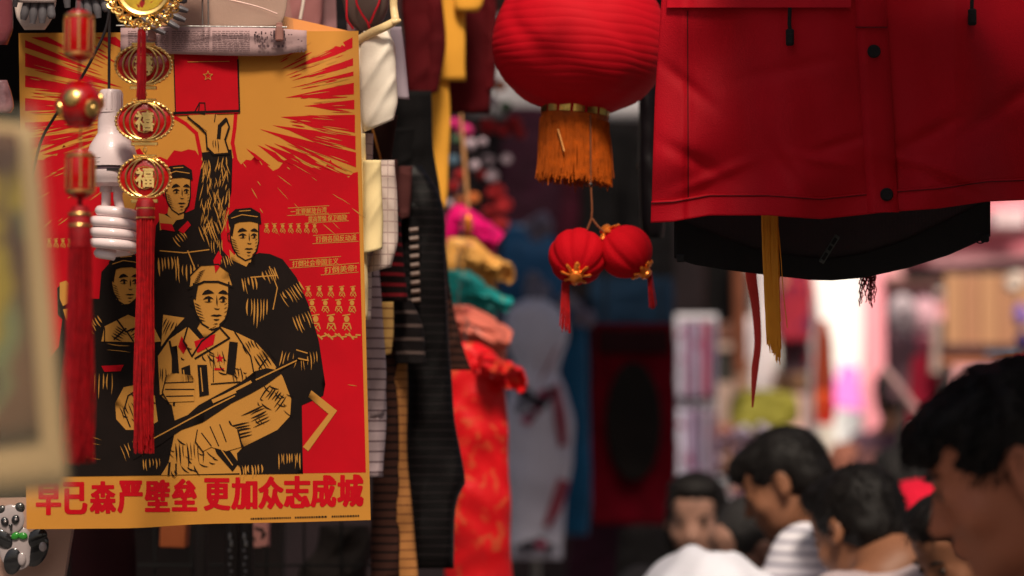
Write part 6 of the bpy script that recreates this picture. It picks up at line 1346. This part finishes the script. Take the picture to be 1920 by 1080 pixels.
ptube(None, 'slanting_pole', fab('grey pink pole', 176, 140, 140), [(1655, 690, 9.8), (1680, 720, 9.8), (1710, 760, 9.8), (1740, 800, 9.8)], 8); tag(bpy.data.objects['slanting_pole'], 'grey pink pole slanting down towards the young man', 'pole')
for px, py, rx, ry, c, lb in ((1905, 530, 22, 22, (232, 214, 200), 'white round lampshade at the right edge over the hoarding'), (1914, 590, 14, 26, (150, 120, 190), 'lilac cloth bundle at the right edge'), (1918, 640, 12, 22, (40, 40, 120), 'dark blue cloth bundle at the right edge'), (1918, 690, 12, 22, (190, 20, 70), 'crimson cloth bundle at the right edge above the hair')):
    folded(lb, px, py, rx, ry, 10.6, fab('far tone %d %d %d' % c, *c), name='cloth_bundle' if py > 560 else 'lampshade', cat='bundle' if py > 560 else 'lampshade', seed=px)
# ------------------------------------------------------------------ middle: posts, sock rack, clothes and yellow sign left of the gap
for x, w, c, lb in ((1272, 9, (176, 170, 180), 'pale grey post right of the rug'), (1300, 22, (80, 34, 28), 'dark brown post under the left end of the jacket'), (1388, 12, (120, 70, 50), 'brown wooden post behind the coral ribbon')):
    plain_box('stall_post', lb, 'post', x - w, x + w, 380, 1100 if w != 12 else 700, 10.4 + w * .02, .12, fab('post tone %d' % x, *c))
plain_box('black_screen', 'black screen in the gap under the left end of the jacket', 'panel', 1318, 1400, 380, 604, 11, .1, fab('black panel', 8, 6, 8))
t = thing('sock_rack', 'white wire rack full of patterned socks beside the rug', 'rack', W(1305, 930, 9.6)); dr = 9.6
for x in (1271, 1340): b = MB(); b.tube(W([x, x], [590, 1120], [dr] * 2), .012, 8); b.build('post', fab('white rack paint', 214, 210, 218), t, True)
rg = np.random.default_rng(12)
for j, y in enumerate((596, 760)):
    b = MB(); b.tube(W([1268, 1344], [y, y], [dr] * 2), .015, 8); b.build('rail', _M['white rack paint'], t, True)
    for i in range(5):
        cc = [(190, 184, 204), (150, 110, 140), (160, 152, 176), (160, 60, 96), (110, 100, 124), (196, 192, 212), (170, 150, 180), (120, 104, 132), (150, 140, 160), (110, 84, 104)][i + 5 * j]
        x = 1276 + i * 15.5; ploft(t, 'sock_pair', mat('sock %d %d' % (i, j), srgb(*cc), .8, var=.1, spots=[(14, srgb(150, 60, 100), .6)]), dr - .05, [(y + 8, x - 6, x + 6), (y + 60, x - 7, x + 7), (y + 120, x - 6.5, x + 7), (y + 152, x - 7, x + 6)], .03, 16, 12, fold=.004, seed=i + j, hollow=False)
WF = fab('white far cloth', 236, 226, 232, var=.05)
shirt_thing('white blouse above the coral ribbon in the far stall', WF, 12.0, [(560, 1374, 1384), (580, 1366, 1392), (606, 1368, 1400)], None, None, 81, cat='blouse', name='blouse', group='white clothes in the far stall')
shirt_thing('white shirt behind the coral ribbon in the far stall', WF, 12.2, [(594, 1390, 1410), (616, 1378, 1424), (660, 1386, 1426), (676, 1392, 1424)], None, None, 83, cat='shirt', name='shirt', group='white clothes in the far stall')
shirt_thing('long white shirt between ribbon and yellow tassel', WF, 12.1, [(500, 1420, 1440), (560, 1416, 1446), (660, 1412, 1454), (736, 1408, 1456)], None, None, 85, cat='shirt', name='shirt', group='white clothes in the far stall')
plain_box('wooden_frame', 'brown wooden picture frame left of the coral ribbon', 'frame', 1338, 1400, 606, 642, 11.8, .08, fab('brown frame wood', 112, 74, 62)); plain_box('tan_screen', 'tan screen under the wooden frame', 'panel', 1376, 1402, 640, 730, 11.9, .08, fab('tan panel', 160, 122, 104)); plain_box('green_poster', 'dark green poster with pink spots left of the tan screen', 'poster', 1338, 1376, 656, 716, 11.85, .05, mat('dark green panel', srgb(52, 50, 46), .8, spots=[(10, srgb(140, 50, 90), .6)])); plain_box('beige_wall', 'beige board behind the sock rack and frame', 'board', 1330, 1420, 590, 860, 12.6, .1, fab('beige board', 176, 150, 138))
o = ploft(None, 'sign_cloth', mat('yellow green sign', srgb(150, 144, 56), .7, var=.15, vs=8, spots=[(9, srgb(110, 100, 20), .55), (6, srgb(170, 180, 200), .70)]), 10.8, [(730, 1400, 1440), (738, 1376, 1488), (765, 1368, 1500), (790, 1372, 1496), (812, 1400, 1440)], .03, 40, 24, fold=.02, seed=4, hollow=False, crease=.02); tag(o, 'blurred yellow green sign cloth above the man in the white striped shirt', 'sign')
RF = fab('deep red far cloth', 168, 34, 56); 
shirt_thing('red and navy blouse right of the yellow tassel', mat('red navy print', srgb(176, 44, 64), .8, spots=[(9, srgb(40, 36, 80), .52), (7, srgb(210, 130, 110), .6)]), 11.6, [(480, 1470, 1500), (520, 1462, 1518), (600, 1462, 1524), (640, 1464, 1520)], None, None, 87, cat='blouse', name='blouse', group='clothes right of the yellow tassel')
shirt_thing('dark grey and red skirt under the navy print blouse', mat('grey red print', srgb(84, 66, 74), .8, spots=[(8, srgb(150, 20, 50), .55)]), 11.7, [(630, 1462, 1516), (670, 1462, 1520), (698, 1464, 1518)], None, None, 89, cat='skirt', name='skirt', group='clothes right of the yellow tassel')
plain_box('tan_shelf', 'tan shelf board under the dark skirt', 'shelf', 1458, 1520, 700, 736, 11.9, .2, fab('tan shelf', 196, 150, 116)); plain_box('grey_post', 'light grey post left of the bright gap', 'post', 1516, 1534, 560, 900, 11.8, .1, fab('light grey post', 168, 160, 164))
shirt_thing('rust coloured coat on the left edge of the bright gap', fab('rust far cloth', 150, 62, 40), 11.4, [(600, 1536, 1552), (640, 1530, 1560), (700, 1526, 1564), (744, 1524, 1566)], None, None, 91, cat='coat', name='coat', group='coats on the left edge of the gap'); shirt_thing('red and orange coat below the rust one at the gap', mat('red orange cloth', srgb(190, 24, 24), .8, spots=[(8, srgb(220, 100, 40), .52)]), 11.3, [(730, 1530, 1560), (760, 1526, 1566), (796, 1528, 1564)], None, None, 93, cat='coat', name='coat', group='coats on the left edge of the gap')
shirt_thing('salmon red cloth high on the left of the bright gap', fab('salmon far cloth', 226, 120, 120), 13, [(500, 1500, 1524), (540, 1498, 1530), (620, 1510, 1540)], None, None, 95, cat='cloth', name='hung_cloth', group=None)
plain_box('cream_board', 'cream board low at the left foot of the bright gap', 'board', 1520, 1566, 796, 860, 12.0, .05, fab('cream board', 226, 218, 208)); plain_box('pale_counter', 'pale pink counter front behind the heads', 'counter', 1440, 1530, 740, 860, 12.8, .4, fab('pale pink counter', 220, 180, 176))
for i, (x, y) in enumerate(((1372, 822), (1392, 812), (1410, 828), (1432, 806), (1352, 836), (1340, 860), (1384, 850), (1400, 856))): folded('small mauve and white cloth bundle number of a heap under the yellow sign'.replace(' number of a heap', [' leftmost', ' on top', ' in the middle', ' touching dark hair', ' low on the left', ' lowest left', ' lower middle', ' lower right'][i]), x, y, 14, 18, 9.9, [fab('far mauve', 120, 96, 116), fab('far lilac', 176, 164, 184)][i % 2], name='cloth_bundle', cat='bundle', gp='heap of cloth bundles under the yellow sign', seed=i)
folded('white bundle shining low beside the dark haired woman', 1352, 905, 17, 24, 8.6, fab('far white', 250, 246, 236), name='cloth_bundle', cat='bundle', seed=3); folded('slim white bundle below the shining one', 1362, 945, 9, 22, 8.6, fab('far white', 250, 246, 236), name='cloth_bundle', cat='bundle', seed=4)
# ------------------------------------------------------------------ people
SKIN = mat('warm skin', (.44, .15, .08), .5, var=.08, vs=14, bump=.15, bs=260, sss=.12); SKIN2 = mat('tanned skin', (.25, .105, .055), .5, var=.08, vs=14, bump=.1, bs=260)
SKIN3 = mat('fair skin', (.34, .18, .13), .5, var=.06, vs=14, bump=.1, bs=260)
HAIR = mat('black hair', (.006, .0045, .004), .6, var=.3, vs=60, bump=.3, bs=500, spec=.2); HAIRG = mat('dark greying hair', (.022, .02, .02), .7, var=.4, vs=60, bump=.5, spec=.2)
TR = fab('dark denim', 36, 42, 60); TR2 = fab('khaki cotton', 120, 104, 84)
WSTR = fab('white shirt with grey stripes', 224, 220, 226, var=.03, stripe=[('Z', 42, srgb(150, 146, 160), .30)]); GREYS = fab('light grey pink t shirt', 186, 168, 170, var=.05); WT = fab('white t shirt', 226, 226, 236, var=.02)
LB = fab('brown shirt with pale blue stripe', 60, 40, 42, stripe=[('Z', 9, srgb(140, 180, 200), .28)])
person('young man in profile with thick black fringe looking down at the right edge', 1902, 878, 2.62, 78, pitch=21, hyaw=79, lean=6, scale=.95, nk=.165, shirt=LB, trousers=TR, skin=SKIN, hairm=HAIR, hair='fringe', res=.0062, arms=1, seed=1, nstr=2600)
person('man in white grey striped shirt, black hair, looking down to the left', 1468, 904, 5.3, 62, pitch=24, hyaw=76, lean=14, scale=.95, nk=.165, shirt=WSTR, trousers=TR, skin=SKIN2, hairm=HAIR, hair='fringe', res=.010, arms=1, seed=2, nstr=900)
person('man with black hair in a light grey shirt seen from behind beside the striped shirt', 1608, 992, 4.9, 38, pitch=24, hyaw=40, lean=12, scale=1.0, nk=.15, shirt=GREYS, trousers=TR2, skin=SKIN2, hairm=HAIR, hair='short', res=.010, arms=1, seed=3, nstr=900)
person('dark haired woman with long hair and a fair face low beside the rug', 1306, 972, 6.3, 170, pitch=10, hyaw=168, scale=.95, shirt=fab('black blouse', 24, 22, 26), trousers=TR, skin=SKIN3, hairm=HAIR, hair='long', res=.011, seed=4, nstr=300)
person('balding man with short greying hair bent forward behind the white back', 1412, 1030, 5.6, 100, pitch=22, hyaw=102, lean=8, scale=.98, shirt=fab('dark grey shirt', 40, 34, 38), trousers=TR, skin=SKIN3, hairm=HAIRG, hair='thin', res=.011, seed=5, nstr=0)
person('person with dark hair in black behind the man in grey', 1690, 918, 6.8, 10, pitch=6, scale=.98, shirt=fab('white striped top', 214, 212, 220, stripe=[('Z', 44, srgb(150, 150, 164), .3)]), trousers=TR, skin=SKIN2, hairm=HAIRG, hair='short', res=.012, seed=6, nstr=200)
person('person in a bright crimson cap between the grey shirt and the young man', 1716, 1006, 5.7, 150, pitch=10, scale=.92, shirt=fab('dark brown top', 44, 30, 34), trousers=TR, skin=SKIN2, hairm=HAIR, hair=None, cap=(fab('crimson cap cloth', 206, 20, 50), False), res=.012, seed=7, nstr=200)
person('woman with black hair leaning just below the young man\'s nose', 1800, 1030, 4.6, 110, pitch=30, hyaw=120, scale=.92, shirt=fab('pale grey blouse', 180, 170, 176), trousers=TR, skin=SKIN2, hairm=HAIR, hair='long', res=.011, seed=8, nstr=300)
person('far off stroller with dark hair and mauve top right of the bright gap', 1668, 745, 12.6, 10, scale=1.05, shirt=fab('mauve top', 96, 70, 84), trousers=TR, skin=SKIN2, hairm=HAIRG, hair='short', res=.02, seed=9, nstr=0)
person('far off stroller in a pale blue shirt below the bright gap', 1584, 880, 10.5, 0, scale=.95, shirt=fab('pale blue shirt', 160, 176, 196), trousers=TR, skin=SKIN3, hairm=fab('light brown hair', 150, 96, 80), hair='short', res=.02, seed=10, nstr=0)
person('far off stroller in a dusty rose top beside the pale blue one', 1630, 900, 9.5, 0, scale=.95, shirt=fab('dusty rose top', 150, 110, 112), trousers=TR, skin=SKIN2, hairm=fab('reddish brown hair', 100, 66, 66), hair='short', res=.02, seed=11, nstr=0)
person('far off shopper with a tan face under the yellow sign', 1356, 842, 10.8, 180, scale=.9, shirt=fab('dark mauve top', 90, 60, 70), trousers=TR, skin=SKIN3, hairm=fab('light brown hair', 150, 96, 80), hair='short', res=.02, seed=12, nstr=0)
# person bending far forward: only the white shirted back shows
def bent_person(label, px, py, d):
    c = W(px, py, d); root = thing('person', label, 'person', (c[0] + .3, c[1], 0))
    hip = c + np.array([-.10, .0, -.20]); top = c + np.array([.02, 0, -.105]); nb = c + np.array([.34, 0, -.22]); hd = nb + np.array([.16, 0, -.13])
    lo = np.minimum(hip, hd) - .4; hi = np.maximum(nb, top) + .3; lo[2] = -.02; f = Field(lo, hi, .012); HR = pose_frame(-90, 60)
    head_solid_scaled(f, lambda p: hd + HR @ np.array(p), HR, 1.0)
    f.cap(nb, hd, .055, .06, .03); f.cap(top, nb, .12, .07, .05); f.cap(hip, top, .11, .12, .05); root_hip = hip.copy()
    arms_ = []
    for sg in (-1, 1):
        sh = nb + np.array([-.06, sg * .17, -.02]); el = sh + np.array([.10, sg * .04, -.26]); wr = el + np.array([.12, -sg * .04, -.2]); f.cap(nb - [0.04, 0, 0], sh, .06, .055, .03); f.cap(sh, el, .047, .038, .02); f.cap(el, wr, .036, .025, .012); arms_.append((sh, el, wr)); f.cap(wr, wr + [.02, 0, -.06], .024, .028, .01)
        for o, ln in ((-.03, .06), (-.01, .075), (.01, .078), (.03, .068)): a0 = wr + np.array([.03, o, -.08]); f.cap(a0, a0 + [.02, o * .1, -ln * .5], .0085, .008, .002); f.cap(a0 + [.02, o * .1, -ln * .5], a0 + [.005, o * .1, -ln], .008, .006, .002)
        f.cap(wr + [.02, -sg * .02, -.03], wr + [.04, -sg * .055, -.075], .011, .009, .003)
        kn = hip + np.array([.05, sg * .1, 0]); kn[2] = hip[2] * .52; an = hip + np.array([-.02, sg * .11, 0]); an[2] = .09; f.cap(hip + [0, sg * .08, 0], kn, .08, .055, .03); f.cap(kn, an, .052, .034, .02); f.cap(an - [0, 0, .03], np.array([an[0] + .16, an[1], .04]), .042, .034, .02)
    V, Fc = f.mesh(); mk('body', V, Fc, SKIN2, root)
    g = Field(lo, hi, .012); g.cap(hip, top, .13, .155, .05); g.cap(top, nb + [0, 0, -.02], .155, .09, .05)
    for sh, el, wr in arms_: g.cap(nb - [.05, 0, 0], sh, .09, .078, .04); g.cap(sh, el, .072, .068, .02)
    V, Fc = g.mesh(); V += (.005 * np.sin(V[:, [0]] * 40 + V[:, [1]] * 30) + .006 * np.sin(V[:, [0]] * 71 - V[:, [1]] * 22 + 1) * np.sin(V[:, [1]] * 31)) * [[0, 0, 1]]; mk('shirt', V, Fc, WT, root)
    g = Field(lo, np.array([hi[0], hi[1], hip[2] + .2]), .014)
    for sg in (-1, 1):
        kn = hip + np.array([.05, sg * .1, 0]); kn[2] = hip[2] * .52; an = hip + np.array([-.02, sg * .11, 0]); an[2] = .09; g.cap(hip + [0, sg * .06, 0], kn, .125, .08, .04); g.cap(kn, an, .078, .064, .02)
    V, Fc = g.mesh(); mk('trousers', V, Fc, TR, root)
    g = Field(hd - .25, hd + .25, .01); g.ell(hd + HR @ np.array([0, -.02, .042]), (.088, .104, .096), HR); g.ell(hd + HR @ np.array([0, .12, -.03]), (.08, .1, .09), HR, .01, 'sub'); V, Fc = g.mesh(); mk('hair', V, Fc, HAIR, root)
    return root
bent_person('person bending forward, only the broad white shirted back showing at the bottom', 1304, 1084, 5.0)
# ------------------------------------------------------------------ covers added for shade, and rails overhead
awning('unseen cloth cover added over the street to shade the jacket',   .30, 3.2, -1.6, 3.08, 2.66, 2.72, fab('faded rose canvas', 170, 90, 90), posts=((3.2, -1.6), (3.2, 3.08)))  # added out of view to shade jacket, lantern and young man
awning('unseen dark red cloth cover added to darken the stall behind the poster', -3.4, -.36, 3.85, 5.9, 2.75, 2.95, M_TARP, posts=((-3.4, 3.85), (-3.4, 5.9)))  # added out of view to keep the near stall interior dark
awning('brown cloth cover added to dim the clothes deeper in the stall', -.34, 1.12, 6.0, 7.7, 2.86, 2.95, mat('brown canvas', (.12, .07, .06), .8), posts=((-.34, 7.7),))  # added to keep sun off the white dress and the rug
rail('steel rail over the poster carrying the charms and the poster hanger', (-1.6, 3.6, 2.36), (.1, 3.6, 2.36))
rail('long steel rail running back over the hanging clothes', (-.22, 3.3, 2.40), (-.22, 5.6, 2.40))
rail('steel rail carrying the paper lantern and the red jacket', (-.1, 3.75, 2.44), (1.4, 3.65, 2.44), legs=())
